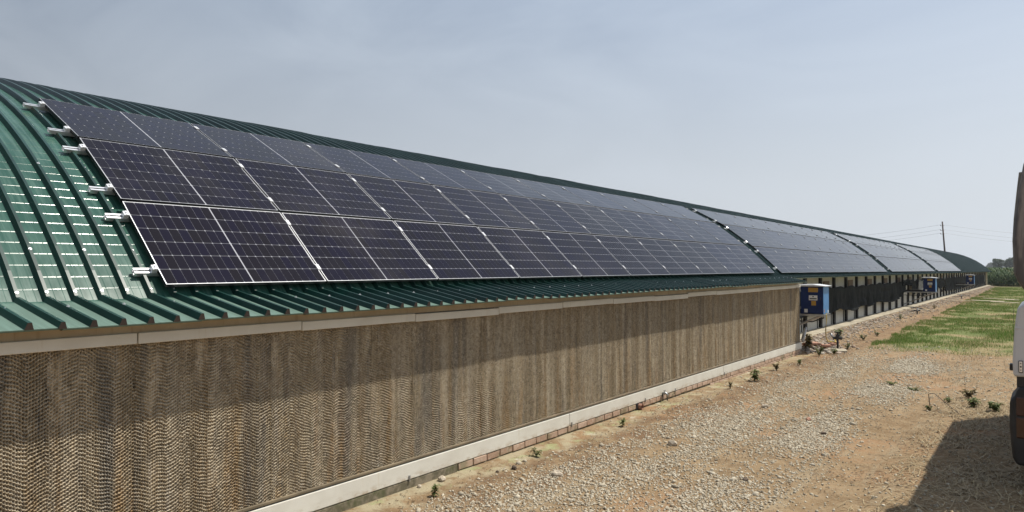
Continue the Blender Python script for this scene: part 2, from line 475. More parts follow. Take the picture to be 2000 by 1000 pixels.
# ground material
def ground_material():
    m = NM('bare_earth'); p = m.obj(True)
    X, Y, Z = m.xyz(p)
    big = m.noise(p, .55, 5, .6, .6)
    mid = m.noise(p, 2.6, 6, .65, .4)
    fine = m.noise(p, 26, 6, .7)
    grit = m.noise(p, 120, 3, .65)
    streak = m.noise(m.map(p, (2.4, .45, 1)), 1.6, 5, .6, .5)
    dirt = m.mix(m.rng(mid, .32, .68), (.190, .125, .066), (.290, .205, .118))
    dirt = m.mix(m.rng(big, .50, .66), dirt, (.295, .175, .092))
    dirt = m.mix(m.math('MULTIPLY', m.rng(streak, .52, .70), .6), dirt, (.31, .25, .165))
    dirt = m.mix(m.math('MULTIPLY', m.rng(fine, .45, .70), .5), dirt, (.35, .295, .20))
    dirt = m.mix(m.math('MULTIPLY', m.rng(m.noise(p, 7, 5, .7), .55, .68), .65), dirt, (.125, .085, .052))
    # damp algae patches along the pad wall
    wal = m.math('MULTIPLY', m.rng(X, -4.95, -5.25), m.rng(Y, 21.5, 20))
    dirt = m.mix(m.math('MULTIPLY', wal, m.rng(m.noise(p, 3.0, 4, .6), .45, .6)), dirt, (.35, .30, .20))
    alg = m.math('MULTIPLY', wal, m.rng(m.noise(m.map(p, (1.6, 1, 1), (4, 1, 0)), 1.9, 4, .65), .54, .66))
    dirt = m.mix(m.math('MULTIPLY', alg, .62), dirt, (.30, .335, .165))
    chalk = m.math('MULTIPLY', wal, m.rng(m.noise(m.map(p, (1.5, 1, 1), (1, 8, 0)), 2.3, 4, .6), .60, .70))
    dirt = m.mix(m.math('MULTIPLY', chalk, .7), dirt, (.52, .49, .40))
    bandm = m.math('MULTIPLY', m.rng(X, -5.35, -5.05), m.rng(X, -4.1, -4.7))
    bandm = m.math('MULTIPLY', bandm, m.rng(m.noise(m.map(p, (1.4, .8, 1), (2, 3, 0)), 2.4, 6, .7), .38, .62))
    dirt = m.mix(m.math('MULTIPLY', bandm, .8), dirt, (.155, .095, .055))
    # grassy ground
    edge = m.math('ADD', X, m.math('MULTIPLY', m.math('SUBTRACT', mid, .5), 1.4))
    g = m.math('MULTIPLY', m.rng(edge, -4.6, -3.7), m.rng(m.math('ADD', Y, m.math('MULTIPLY', m.math('SUBTRACT', big, .5), 5)), 23.3, 25.5))
    patch = m.rng(m.noise(p, .42, 4, .6), .38, .58)
    gcol = m.mix(patch, (.27, .215, .11), (.095, .14, .036))
    gcol = m.mix(m.math('MULTIPLY', m.rng(fine, .45, .7), .5), gcol, (.14, .16, .055))
    c = m.mix(m.math('MULTIPLY', g, .85), dirt, gcol)
    far = m.rng(Y, 110, 125)
    c = m.mix(far, c, m.mix(m.rng(m.noise(p, .05, 3), .4, .6), (.10, .12, .04), (.17, .15, .07)))
    m.set('Base Color', c).set('Roughness', .95).set('Specular IOR Level', .15)
    h = m.math('ADD', m.math('MULTIPLY', fine, .7), m.math('MULTIPLY', grit, .45))
    m.bump(h, .75, .03)
    return m.mat
M['ground'] = ground_material()

# ------------------------------------------------------------------ ground sheet
def gz(x, y):
    """ground height"""
    x = np.asarray(x, float); y = np.asarray(y, float)
    near = np.clip(1-np.hypot(x+3, y-12)/60, 0, 1)
    z = zo(y)+near*((fbm(x*.35+5, y*.35, 3)-.5)*.10+(fbm(x*1.6, y*1.6, 11)-.5)*.035)
    # wheel track hollows along the wall
    for xc in (-3.55, -2.05):
        z = z-.045*np.exp(-((x-xc-.25*np.sin(y*.11))/.28)**2)*near
    # bank of spoil against the barn plinth beyond the pad wall
    bank = np.clip((-5.15-x)/.9, 0, 1)*np.clip((y-21.2)/1.5, 0, 1)*np.clip((121-y)/6+1, 0, 1)
    z = z+bank*(.13+.09*fbm(x*1.3, y*1.1, 21))
    wall = np.clip((-5.2-x)/.35, 0, 1)*np.clip((21.3-y)/1.0, 0, 1)
    z = z*(1-wall)+wall*(.022-.0035*np.clip(y-6, 0, 16))
    return z
def ground():
    def axis(a, b, core, step, growth=1.16):
        lo, hi = core
        xs = list(np.arange(lo, hi+1e-6, step))
        s = step; v = hi
        while v < b: s *= growth; v += s; xs.append(min(v, b))
        s = step; v = lo
        while v > a: s *= growth; v -= s; xs.insert(0, max(v, a))
        return np.array(xs)
    xs = axis(-1000, 1000, (-6.2, 1.6), .06)
    ys = axis(-150, 1300, (4.0, 26), .10, 1.06)
    Xg, Yg = np.meshgrid(xs, ys)
    Zg = gz(Xg, Yg)
    v = np.stack([Xg, Yg, Zg], -1).reshape(-1, 3)
    nx, ny = len(xs), len(ys)
    i = np.arange(nx*ny).reshape(ny, nx)
    f = np.stack([i[:-1, :-1], i[:-1, 1:], i[1:, 1:], i[1:, :-1]], -1).reshape(-1, 4)
    o = ob('ground', mesh('ground', v, f, M['ground'], True))
    tag(o, 'bare orange and tan earth yard running along the barn', None, None, 'structure')
ground()

# ------------------------------------------------------------------ the barn
CX, CZ, RR = -12.543, CAMZ-6.059, 8.64         # centre and radius of the barrel roof
PK = math.radians(42.2)                        # angle where the curve ends
KX, KZ = CX+RR*math.cos(PK), CZ+RR*math.sin(PK)
EAVE_PAD = (-5.35, 2.012)
EAVE_MAIN = (-5.93, 2.105)
YE = 21.2                                      # far end of the pad house
YB0, YB1 = -6.0, 122.0
XW = -5.597                                    # pad plane
XM = -6.72                                     # main wall plane
barn = thing('poultry_barn', 'long barrel-roofed barn with green ribbed steel roof and tan cooling pad wall', 'barn', (0, 0, 0))

def arc_pt(phi, r=RR): return (CX+r*math.cos(phi), CZ+r*math.sin(phi))

def sheet_mesh(kind, y0, y1, crimp=True):
    prof = []      # list of (x,z) ; two strips: curve and eave
    step = .13/RR
    phi = PK; pts = []
    end = math.radians(91)
    if crimp:
        while phi < end:
            for t, d in ((0, 0), (.02, 0), (.45, 0), (.86, 0), (.885, 0), (.91, -.0012), (.94, -.0023), (.965, -.0012), (.99, 0)):
                a = phi+step*t
                # flats between crimps: chord instead of arc
                rr = RR*math.cos(step/2)/math.cos(a-phi-step/2)
                pts.append(arc_pt(a, rr+d))
            phi += step
    else:
        pts = [arc_pt(PK+(end-PK)*k/24) for k in range(25)]
    e = EAVE_PAD if kind == 'pad' else EAVE_MAIN
    v, f = [], []
    n = len(pts)
    for (x, z) in pts: v += [(x, y0, z), (x, y1, z)]
    for k in range(n-1): f.append((2*k, 2*k+2, 2*k+3, 2*k+1))
    i = len(v)
    th = .035
    low = [(KX, KZ), (KX+(e[0]-KX)*.5, KZ+(e[1]-KZ)*.5), e]
    for (x, z) in low: v += [(x, y0, z), (x, y1, z)]
    for k in range(2): f.append((i+2*k, i+2*k+1, i+2*k+3, i+2*k+2))
    # drip edge and underside
    j = len(v)
    und = [(e[0], e[1]), (e[0], e[1]-.012), (e[0]-.03, e[1]-.016), (KX+.02, KZ-.035)]
    for (x, z) in und: v += [(x, y0, z), (x, y1, z)]
    for k in range(3): f.append((j+2*k, j+2*k+1, j+2*k+3, j+2*k+2))
    me = mesh('roof_sheet', v, f, M['roof'], True)
    return me

def rib_mesh(kind, y=0.0):
    e = EAVE_PAD if kind == 'pad' else EAVE_MAIN
    path = []
    n = 26
    for k in range(n+1):
        a = math.radians(91)+(PK-math.radians(91))*k/n
        path.append((arc_pt(a), (math.cos(a), math.sin(a))))
    d = Vector((e[0]-KX, e[1]-KZ)).normalized(); nn = (-d.y, d.x)
    ka = path[-1][1]; km = Vector(((ka[0]+nn[0])/2, (ka[1]+nn[1])/2)).normalized()
    path[-1] = (path[-1][0], (km.x, km.y))
    path.append(((e[0]+.004, e[1]), nn))
    sec = [(-.030, -.003), (-.013, .046), (.012, .046), (.027, -.003)]
    v, f, mi = [], [], []
    for (p, q) in path:
        for (dy, h) in sec: v.append((p[0]+q[0]*h, y+dy, p[1]+q[1]*h))
    for k in range(len(path)-1):
        for j in range(3):
            f.append((4*k+j, 4*k+j+1, 4*k+4+j+1, 4*k+4+j)); mi.append(0)
    l = 4*(len(path)-1)
    f.append((l, l+1, l+2, l+3)); mi.append(1)
    return v, f, mi

sheet_me = {('pad', True): sheet_mesh('pad', 0, 1), ('main', True): sheet_mesh('main', 0, 1),
            ('main', False): sheet_mesh('main', 0, 1, False)}
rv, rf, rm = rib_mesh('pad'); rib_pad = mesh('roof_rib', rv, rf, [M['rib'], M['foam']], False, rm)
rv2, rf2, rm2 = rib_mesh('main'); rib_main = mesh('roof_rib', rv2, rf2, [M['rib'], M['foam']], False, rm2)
nrib = 0
rest_v, rest_f, rest_m = [], [], []
for k in range(int(YB0), int(YB1)):
    kind = 'pad' if k+.5 < YE else 'main'
    dz = random.uniform(-.007, .007)+zof(k)
    s = ob('roof_sheet', sheet_me[(kind, True if kind == 'pad' else k < 40)], barn, (0, k+.1, dz))
    for j in range(5):
        y = .2*j
        if 1 <= k and nrib < 300:
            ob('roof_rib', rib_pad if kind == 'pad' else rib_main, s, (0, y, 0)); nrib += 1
        else:
            vv, ff, mm = (rv, rf, rm) if kind == 'pad' else (rv2, rf2, rm2)
            if kind == 'main' and k > 60:     # fewer points far away
                keep = [q for q in range(len(vv)//4) if q % 3 == 0 or q >= len(vv)//4-2]
                base = len(rest_v)
                for q in keep: rest_v += [(a, b+k+.1+y, c+dz) for (a, b, c) in vv[4*q:4*q+4]]
                for q in range(len(keep)-1):
                    for t in range(3):
                        rest_f.append((base+4*q+t, base+4*q+t+1, base+4*q+4+t+1, base+4*q+4+t)); rest_m.append(0)
            else:
                base = len(rest_v)
                rest_v += [(a, b+k+.1+y, c+dz) for (a, b, c) in vv]
                rest_f += [tuple(base+q for q in fc) for fc in ff]; rest_m += mm
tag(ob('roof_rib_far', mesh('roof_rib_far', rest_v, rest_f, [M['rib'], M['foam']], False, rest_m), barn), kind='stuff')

# roof screws on the ribs and pans of the near roof
def screws():
    b = MB()
    for i in range(110):
        y = 1.1+.2*i
        if y > 40: break
        pad = y < YE
        spots = []
        if i % 2 == 0 and pad: spots.append((KX+(EAVE_PAD[0]-KX)*.46, KZ+(EAVE_PAD[1]-KZ)*.46, (.2, .98), .038))
        a = PK+.035
        if y < 3.4: spots.append((*arc_pt(PK+.006), (math.cos(a), math.sin(a)), .038))
        if i % 2 == 0 and y < 3.6:
            for aa in (.060, .205): spots.append((*arc_pt(PK+aa), (math.cos(PK+aa), math.sin(PK+aa)), .038))
        for (x, z, n, h) in spots:
            p = Vector((x+n[0]*h, y, z+n[1]*h)); nv = Vector((n[0], 0, n[1]))
            b.tube([p, p+nv*.004], .013, 8); b.tube([p+nv*.004, p+nv*.013], .006, 6)
    tag(b.build('roof_screws', M['alu'], barn), kind='stuff')
screws()

# ridge flashing, hidden far slope, gables
b = MB()
for k in range(24):
    a0, a1 = math.radians(91)+(math.pi-PK-math.radians(91))*k/24, math.radians(91)+(math.pi-PK-math.radians(91))*(k+1)/24
    p, q = arc_pt(a0), arc_pt(a1)
    for (ya, yb) in ((YB0, 20), (20, YB1)):
        za, zb = zof(ya), zof(yb)
        b.poly([(p[0], ya, p[1]+za), (p[0], yb, p[1]+zb), (q[0], yb, q[1]+zb), (q[0], ya, q[1]+za)])
b.build('back_roof_slope', M['roof'], barn)
for (yy, nm) in ((YB1-.12, 'gable_wall'), (YB0+.12, 'gable_wall')):
    b = MB()
    out = [(arc_pt(PK+(math.pi-2*PK)*k/30, RR-.03)) for k in range(31)]
    xl = 2*CX-XM
    out = [(XM+.02, -.1), (XM+.02, out[0][1])]+out+[(xl, out[-1][1]), (xl, -.1)]
    b.prism(out, 'y', yy-.05, yy+.05)
    b.build(nm, M['wallpanel'], barn, (0, 0, zof(yy)))
b = MB(); b.box((2*CX-XM-.1, YB0+.2, -.4), (2*CX-XM, YB1-.2, 2.15)); b.build('back_wall', M['wallpanel'], barn)

# cooling pads
def pad_mesh(seed, w=.6, h=1.50):
    """corrugated paper edge-on: columns of slanted flute mouths whose phase drifts from column to column"""
    r = np.random.default_rng(seed)
    ny, nz = int(w/.0040)+1, int(h/.0046)+1
    y = np.linspace(0, w, ny); z = np.linspace(0, h, nz)
    Yg, Zg = np.meshgrid(y, z)
    a, p = .0187, .0270
    ncol = int(w/a)+4
    sgn, phi = 1, [0.]
    left = r.integers(3, 9)
    for k in range(ncol):
        left -= 1
        if left <= 0: sgn = -sgn; left = r.integers(3, 14)
        phi.append(phi[-1]+sgn*r.normal(.35, .11))
    phi = np.array(phi)
    yy = (Yg+(fbm(Yg*9, Zg*9, seed, 3)-.5)*.016)/a+1
    k = np.clip(np.floor(yy).astype(int), 0, ncol)
    fy = yy-k
    lean = np.where(np.diff(phi, append=0)[k] > 0, 1., -1.)
    zz = Zg/p+phi[k]+(fbm(Yg*12+5, Zg*6, seed+2, 3)-.5)*1.3+lean*(fy-.5)*.15
    fz = zz-np.floor(zz)
    d2 = ((fy-.5)/.47)**2+((fz-.5)/.40)**2
    hole = np.clip(1-d2, 0, 1)**.6
    depth = -hole*.034+(vnoise(Yg*170, Zg*170, seed+3)-.5)*.005+(vnoise(Yg*9, Zg*2, seed+9)-.5)*.005
    clog = np.clip((fbm(Yg*7+seed, Zg*3, seed+13, 3)-.60)*6, 0, 1)      # mineral crust fills some mouths
    depth = depth*(1-.6*clog)
    v = np.stack([depth, Yg, Zg], -1).reshape(-1, 3)
    i = np.arange(ny*nz).reshape(nz, ny)
    f = np.stack([i[:-1, :-1], i[:-1, 1:], i[1:, 1:], i[1:, :-1]], -1).reshape(-1, 4)
    return mesh('cooling_pad', v, f, M['pad'], True)
pads = [pad_mesh(s) for s in (3, 14, 29, 41, 57)]
yk, n = -1.5+.0, 0
PB = .335
while yk < YE-.05:
    wdt = min(.6, YE-.02-yk)
    ob('cooling_pad', pads[(n*3+n//4) % 5], barn, (XW+random.uniform(-.002, .002)+.006, yk, PB), (0, 0, 0), (1, wdt/.6, 1))
    yk += .6; n += 1
# backing behind pads, end wall of pad house
b = MB()
b.box((XW-.16, -1.5, .0), (XW-.10, YE-.03, 1.95)); b.build('pad_backing', M['black'], barn)
b = MB(); b.box((XM, YE-.06, -.05), (XW-.012, YE-.012, 1.98)); b.build('pad_house_end_wall', M['wallpanel'], barn)
b = MB(); b.box((XW-.03, YE-.012, .30), (XW+.02, YE+.006, 1.84)); b.build('corner_trim', M['steel'], barn)
# boards under the eave
b = MB(); b.box((XW-.02, -1.5, 1.915), (XW+.025, YE-.06, 2.0)); b.build('fascia_board', M['fascia'], barn)
yk = -.3
while yk < YE-.2:
    ln = min(1.5, YE-.03-yk)
    b = MB(); b.box((XW-.03, yk+.004, 1.832), (XW+.055, yk+ln-.004, 1.917)); 
    b.build('eave_trim_board', M['cream'], barn, (random.uniform(-.003, .003), 0, random.uniform(-.004, .004)), (random.uniform(-.0012, .0012), 0, 0), bevel=.006)
    yk += 1.5
# ledge, base strip boards, clips
b = MB(); b.box((XW-.05, -1.5, .308), (XW+.030, YE-.02, .334)); b.build('pad_ledge', M['ledge'], barn, bevel=.004)
for y0, y1 in ((-3.5, 2.70), (2.71, 8.90), (8.91, 15.12), (15.13, YE+.10)):
    b = MB()
    b.prism([(XW-.04, .118), (XW+.040, .118), (XW+.034, .295), (XW-.04, .295)], 'y', y0, y1)
    b.build('base_strip_board', M['cream'], barn, bevel=.006)
for y in (5.62, 8.95, 11.35, 12.6, 15.16, 17.9):
    b = MB(); b.box((XW+.036, y-.008, .10), (XW+.052, y+.008, .165)); b.build('strip_clip', M['steel'], barn)
# plinth bricks with recessed mortar
b = MB(); b.box((XW-.2, -1.5, -.15), (XW+.022, YE+.02, .117)); b.build('plinth_mortar', M['mortar'], barn)
def brick_mesh(seed):
    r = random.Random(seed); bb = MB()
    bb.box((-.045, 0, 0), (0, .252, .078)); me = bb.mesh('brick', M['brick'], .006, False, 1)
    for v in me.vertices:
        v.co += Vector((r.uniform(-.003, .003), r.uniform(-.004, .004), r.uniform(-.003, .003)))
    return me
bricks = [brick_mesh(s) for s in range(6)]
y, k = 6.45, 0
while y < YE-.15:
    if not (11.02 < y < 11.22):          # one brick is missing: a drain hole
        ob('brick', bricks[k % 6], barn, (XW+.037+random.uniform(-.003, .004), y, .032+random.uniform(-.003, .003)), (0, 0, 0), (1, 1, 1))
    if y > 14:
        ob('brick', bricks[(k+3) % 6], barn, (XW+.038+random.uniform(-.003, .004), y+.13, -.056), (0, 0, 0))
    y += .268; k += 1
b = MB(); b.box((XW+.0, -1.5, -.05), (XW+.037, 6.42, .112)); 
o = b.build('plinth_render', M['mortar'], barn, bevel=.01)

# ------- the long main wall
npost = 0
yk = YE+.55
posts_y = []
while yk < YB1-.3:
    posts_y.append(yk); yk += 2.12
post_b = MB(); post_b.box((-.02, -.12, 0), (.10, .12, 1.92)); post_me = post_b.mesh('wall_post', M['post'], .008, False, 1)
pan_b = MB(); pan_b.box((-.03, 0, 0), (.03, 1.80, 1.92))
pan_me = pan_b.mesh('wall_panel', M['wallpanel'])
ven_b = MB(); ven_b.box((.032, .35, 1.46), (.06, 1.25, 1.72)); ven_me = ven_b.mesh('vent_flap', M['vent'], .005, False, 1)
seam_b = MB(); seam_b.box((.031, 1.55, .0), (.05, 1.60, .62)); seam_me = seam_b.mesh('panel_stiffener', M['post'])
for i, y in enumerate(posts_y):
    ob('wall_post', post_me, barn, (XM, y, .2+zof(y)))
    p = ob('wall_panel', pan_me, barn, (XM, y+.15, .2+zof(y)))
    if i % 2 == 1: ob('vent_flap', ven_me, p)
    ob('panel_stiffener', seam_me, p)
b = MB()
for (ya, yb) in ((YE, 50), (50, 86), (86, YB1)):
    za, zb = zof(ya), zof(yb)
    i = len(b.v)
    x0, x1 = XM-.1, -6.12
    b.v += [(x0, ya, -.3+za), (x1+.03, ya, -.3+za), (x1, ya, .21+za), (x0, ya, .235+za), (x0, yb, -.3+zb), (x1+.03, yb, -.3+zb), (x1, yb, .21+zb), (x0, yb, .235+zb)]
    for q in ((1, 5, 6, 2), (2, 6, 7, 3), (0, 1, 2, 3), (4, 7, 6, 5)): b.f.append(tuple(i+k for k in q)); b.m.append(0)
b.build('foundation_ledge', M['concrete'], barn)
b = MB()
for (ya, yb) in ((YE, 60), (60, YB1)):
    za, zb = zof(ya), zof(yb)
    b.poly([(XM, ya, 2.12+za), (KX, ya, 2.12+za), (KX, yb, 2.12+zb), (XM, yb, 2.12+zb)])
b.build('eave_soffit', M['wallpanel'], barn)

for yy in (YB1-.14, YB1-1.0, YB1-1.9):
    b = MB(); b.box((XM+.11, yy-.16, .2), (XM+.17, yy+.16, 2.1)); b.build('corner_board', M['plank'], barn, (0, 0, zof(yy)))

# ------------------------------------------------------------------ solar arrays
PT = {'A': (-8.851, 1.867), 'B': (-7.846, 1.325), 'C': (-6.922, .631), 'D': (-6.086, -.158)}
PT = {k: Vector((a, b+CAMZ)) for k, (a, b) in PT.items()}
PL, PH = 1.718, 1.110
PITCH = 1.742
ARR = [3.197, 21.30, 40.05, 59.5]
ORD = ['first', 'second', 'third', 'fourth', 'fifth', 'sixth', 'seventh', 'eighth', 'ninth', 'tenth']
ROWS = [('A', 'B', 'top'), ('B', 'C', 'middle'), ('C', 'D', 'bottom')]
ARRN = ['nearest', 'second', 'third', 'farthest']
# panel meshes in local space: x along the barn, y up the slope, z out; origin at underside centre
fb = MB()
L2, H2, t, d = PL/2, PH/2, .005, .035
u_ = .0032
for (x0, y0, x1, y1) in ((-L2, -H2, L2, -H2+u_), (-L2, H2-u_, L2, H2), (-L2, -H2+u_, -L2+t, H2-u_), (L2-t, -H2+u_, L2, H2-u_)):
    fb.box((x0, y0, 0), (x1, y1, d))
frame_me = fb.mesh('frame', [M['frame'], M['framedark']])
for pl_ in frame_me.polygons:
    pl_.material_index = 0 if pl_.normal.z > .5 else 1  # shade painted by direction: pale top lips, dark sides
sb = MB(); sb.box((-L2+t, -H2+u_, .022), (L2-t, H2-u_, d-.0022)); sheet_b = sb.mesh('backsheet', M['backsheet'])
rp = (PH-.014)/6; cp = (PL-.020-.013)/18
cw, ch, cf = cp-.0024, rp-.0042, .0070
octo = [(-cw/2+cf, -ch/2), (cw/2-cf, -ch/2), (cw/2, -ch/2+cf), (cw/2, ch/2-cf), (cw/2-cf, ch/2), (-cw/2+cf, ch/2), (-cw/2, ch/2-cf), (-cw/2, -ch/2+cf)]
cell_pos = []
for r in range(6):
    for c in range(18):
        x = -PL/2+.010+cp*(c+.5)+(.013 if c >= 9 else 0)
        cell_pos.append((x, -PH/2+.007+rp*(r+.5)))
cb = MB(); cb.prism([(a, b_) for a, b_ in octo], 'z', -.0004, .0004)
cell_me = cb.mesh('cell', M['cell'])
gb = MB()
for (x, y) in cell_pos: gb.poly([(x+a, y+c, d-.0014) for a, c in octo])
grid_me = gb.mesh('cell_grid', M['cell'])
jb = MB(); jb.box((-.05, -.03, 0), (.05, .03, .02)); 
for ai, y0 in enumerate(ARR):
    for (ra, rb, rn) in ROWS:
        pa, pb = PT[ra], PT[rb]
        up = Vector((pa.x-pb.x, 0, pa.y-pb.y)).normalized()
        nrm = Vector((0, 1, 0)).cross(up).normalized()
        if nrm.z < 0: nrm = -nrm
        for k in range(10):
            yc = y0+PITCH*k+PITCH/2
            ctr = Vector(((pa.x+pb.x)/2, yc, (pa.y+pb.y)/2+zof(yc)))-nrm*d
            xa = Vector((0, 1, 0)); ya = up; za = xa.cross(ya)
            if za.dot(nrm) < 0: xa = -xa; za = xa.cross(ya)
            tilt = Matrix.Rotation(random.gauss(0, .0016), 4, 'X') @ Matrix.Rotation(random.gauss(0, .0016), 4, 'Y')
            mw = Matrix(((xa.x, ya.x, za.x, ctr.x), (xa.y, ya.y, za.y, ctr.y), (xa.z, ya.z, za.z, ctr.z), (0, 0, 0, 1))) @ tilt
            pos = 'nearest the camera' if k == 0 else ('last at the far end' if k == 9 else ORD[k]+' from the near end')
            lab = f'dark solar panel in the {rn} row of the {ARRN[ai]} array, {pos}'
            p = thing('solar_panel', lab, 'solar panel', group='solar panels on the barn roof')
            p.matrix_world = mw
            ob('frame', frame_me, p); ob('backsheet', sheet_b, p)
            if ai == 0 and k < (5 if rn != 'top' else 4):
                for (x, y) in cell_pos: ob('cell', cell_me, p, (x, y, d-.0014))
            else:
                tag(ob('cell_grid', grid_me, p), kind='stuff')

# mounting rails with clamps
def rail_mesh(length):
    bb = MB()
    o = [(-.032, 0), (.032, 0), (.032, .040), (.010, .040), (.010, .030), (.024, .030), (.024, .008), (-.024, .008), (-.024, .030), (-.010, .030), (-.010, .040), (-.032, .040)]
    bb.prism(o, 'x', 0, length)
    return bb.mesh('rail', M['alu'])
cbx = MB(); cbx.box((-.010, -.04, -.035), (.010, .04, .004)); cbx.box((-.021, -.04, .0045), (.021, .04, .010)); cbx.tube([(0, 0, .0085), (0, 0, .015)], .008, 6)
clamp_me = cbx.mesh('clamp', M['clampalu'])
ecb = MB(); ecb.prism([(-.026, 0), (.024, 0), (.024, .042), (.010, .042), (.006, .047), (-.026, .047)], 'x', -.03, .03); ecb.tube([(0, 0, .047), (0, 0, .054)], .008, 6)
endclamp_me = ecb.mesh('end_clamp', M['clampalu'], .003, False, 1)
RAILL = PITCH*10-.02
rail_me = rail_mesh(RAILL+.36)
foot_b = MB(); foot_b.box((-.03, -.03, -.03), (.03, .03, .0)); foot_me = foot_b.mesh('rail_foot', M['alu'])
for ai, y0 in enumerate(ARR):
    for (ra, rb, rn) in ROWS:
        pa, pb = PT[ra], PT[rb]
        up = Vector((pa.x-pb.x, 0, pa.y-pb.y)).normalized()
        nrm = Vector((-up.z, 0, up.x)); nrm = nrm if nrm.z > 0 else -nrm
        for fr, side in ((.17, 'upper'), (.80, 'lower')):
            pt = pa+(pb-pa)*fr
            org = Vector((pt.x, y0-.18, pt.y+zof(y0)))-nrm*(.035+.042)
            xa = Vector((0, 1, 0)); ya = up if xa.cross(up).dot(nrm) > 0 else -up
            za = xa.cross(ya)
            R = thing('mounting_rail', f'silver {side} mounting rail under the {rn} row of the {ARRN[ai]} solar array', 'rail', group='rails under the solar panels')
            xa2 = Vector((0, 1, (zof(y0+17)-zof(y0))/17)).normalized()
            R.matrix_world = Matrix(((xa2.x, ya.x, za.x, org.x), (xa2.y, ya.y, za.y, org.y), (xa2.z, ya.z, za.z, org.z), (0, 0, 0, 1)))
            ob('rail', rail_me, R)
            for k in range(1, 10): ob('clamp', clamp_me, R, (.18+PITCH*k, 0, .077))
            ob('end_clamp', endclamp_me, R, (.18-.016, 0, .040), (0, 0, math.pi/2))
            ob('end_clamp', endclamp_me, R, (.18+PITCH*10-.004, 0, .040), (0, 0, -math.pi/2))

# ------------------------------------------------------------------ blue cabinets on brackets
def cabinet(y, label, first=False):
    z0 = 1.10+zof(y)
    t = thing('control_cabinet', label, 'cabinet', (-5.32, y, z0), group='blue cabinets along the barn wall')
    W, D, H = .31, .66, .78
    b = MB(); b.box((-W, .02, 0), (W-.012, D, H)); b.build('body', M['bluebox'], t, bevel=.008)
    b = MB(); b.box((-W+.02, 0, .02), (W-.03, .019, H-.02)); dr = b.build('door', M['bluebox'], t, bevel=.005)
    b = MB(); b.box((W-.03-.05, -.015, .40), (W-.03-.03, 0.0, .48)); b.build('handle', M['black'], dr)
    b = MB(); b.box((W-.0115, .03, .01), (W, D-.01, H-.01)); sp = b.build('side_panel', M['blueside'], t, bevel=.003)
    tag(sp, 'blue side panel coloured as sunlit')
    for (ya, yb, za, zb) in ((.07, .15, .05, .14), (.50, .60, .02, .10)):
        b = MB(); b.box((W+.0005, ya, za), (W+.003, yb, zb)); b.build('side_sticker', M['terracotta'] if za > .03 else M['whitelabel'], t)
    b = MB(); b.prism([(-W-.06, H+.005), (W+.07, H+.005), (W+.07, H+.018), (.05, H+.062), (-W-.06, H+.05)], 'y', -.07, D+.05)
    b.build('lid', M['whitelid'], t, bevel=.004)
    b = MB(); b.box((-.09, -.003, H-.16), (.17, -.0005, H-.035)); b.build('warning_sticker', M['yellow'], t)
    b = MB(); b.box((-.075, -.003, .39), (.155, -.0005, .53)); lb = b.build('name_label', M['whitelabel'], t)
    pr = MB()
    pr.tube([(.04, -.0035, .497), (.04, -.0045, .497)], .02, 8)
    pr.box((-.055, -.0045, .42), (.135, -.0035, .452))
    pr.build('label_print', M['ink'], lb)
    b = MB(); b.box((-.01, -.003, .245), (.115, -.0005, .375)); b.build('type_sticker', M['yellow'], t)
    b = MB(); b.box((-.2, -.003, .04), (-.11, -.0005, .14)); b.build('plate', M['whitelabel'], t)
    for hz_ in (.14, .62):
        b = MB(); b.box((-W+.004, -.012, hz_), (-W+.02, .018, hz_+.07)); b.build('hinge', M['steel'], t)
    b = MB(); b.tube([(W-.08, D*.5, -.0), (W-.07, D*.55, -.12), (-.1, D*.7, -.25), (XM+5.36, D*.8, -.22)], .018, 6); b.build('conduit', M['black'], t)
    # shelf and struts back to the wall
    b = MB(); b.box((XM+5.32, -.03, -.055), (W+.04, .02, -.004)); b.box((XM+5.32, D-.05, -.055), (W+.04, D, -.004)); b.box((-W, .022, -.02), (W+.03, D-.052, -.006))
    b.build('shelf', M['steel'], t)
    for yy in (.0, D-.03):
        b = MB(); b.tube([(W-.1, yy, -.05), (XM+5.33, yy, -.78)], .022, 4); b.build('strut', M['steel'], t)
    b = MB(); b.box((XM+5.5, .03, -.004), (-W-.06, D-.04, .10)); b.build('shelf_tray', M['post'], t, bevel=.01)
    return t
cabinet(21.45, 'blue cabinet with yellow stickers on brackets beside the end of the pad wall')
cabinet(47.3, 'blue cabinet with white lid on the wall halfway along the barn, between torn nets')
cabinet(75.2, 'smallest-looking far blue cabinet with white lid near the far end of the barn')

b = MB(); b.tube([(-5.0, 21.75, 1.12), (-4.99, 21.73, .95), (-5.03, 21.8, .65), (-5.06, 21.95, .42), (-5.1, 22.3, .27), (-5.0, 22.9, .2), (-5.2, 23.6, .22)], .014, 6)
tag(b.build('hose', M['hose'], smooth=True), 'yellow hose hanging from the nearest blue cabinet to the ground', 'hose')

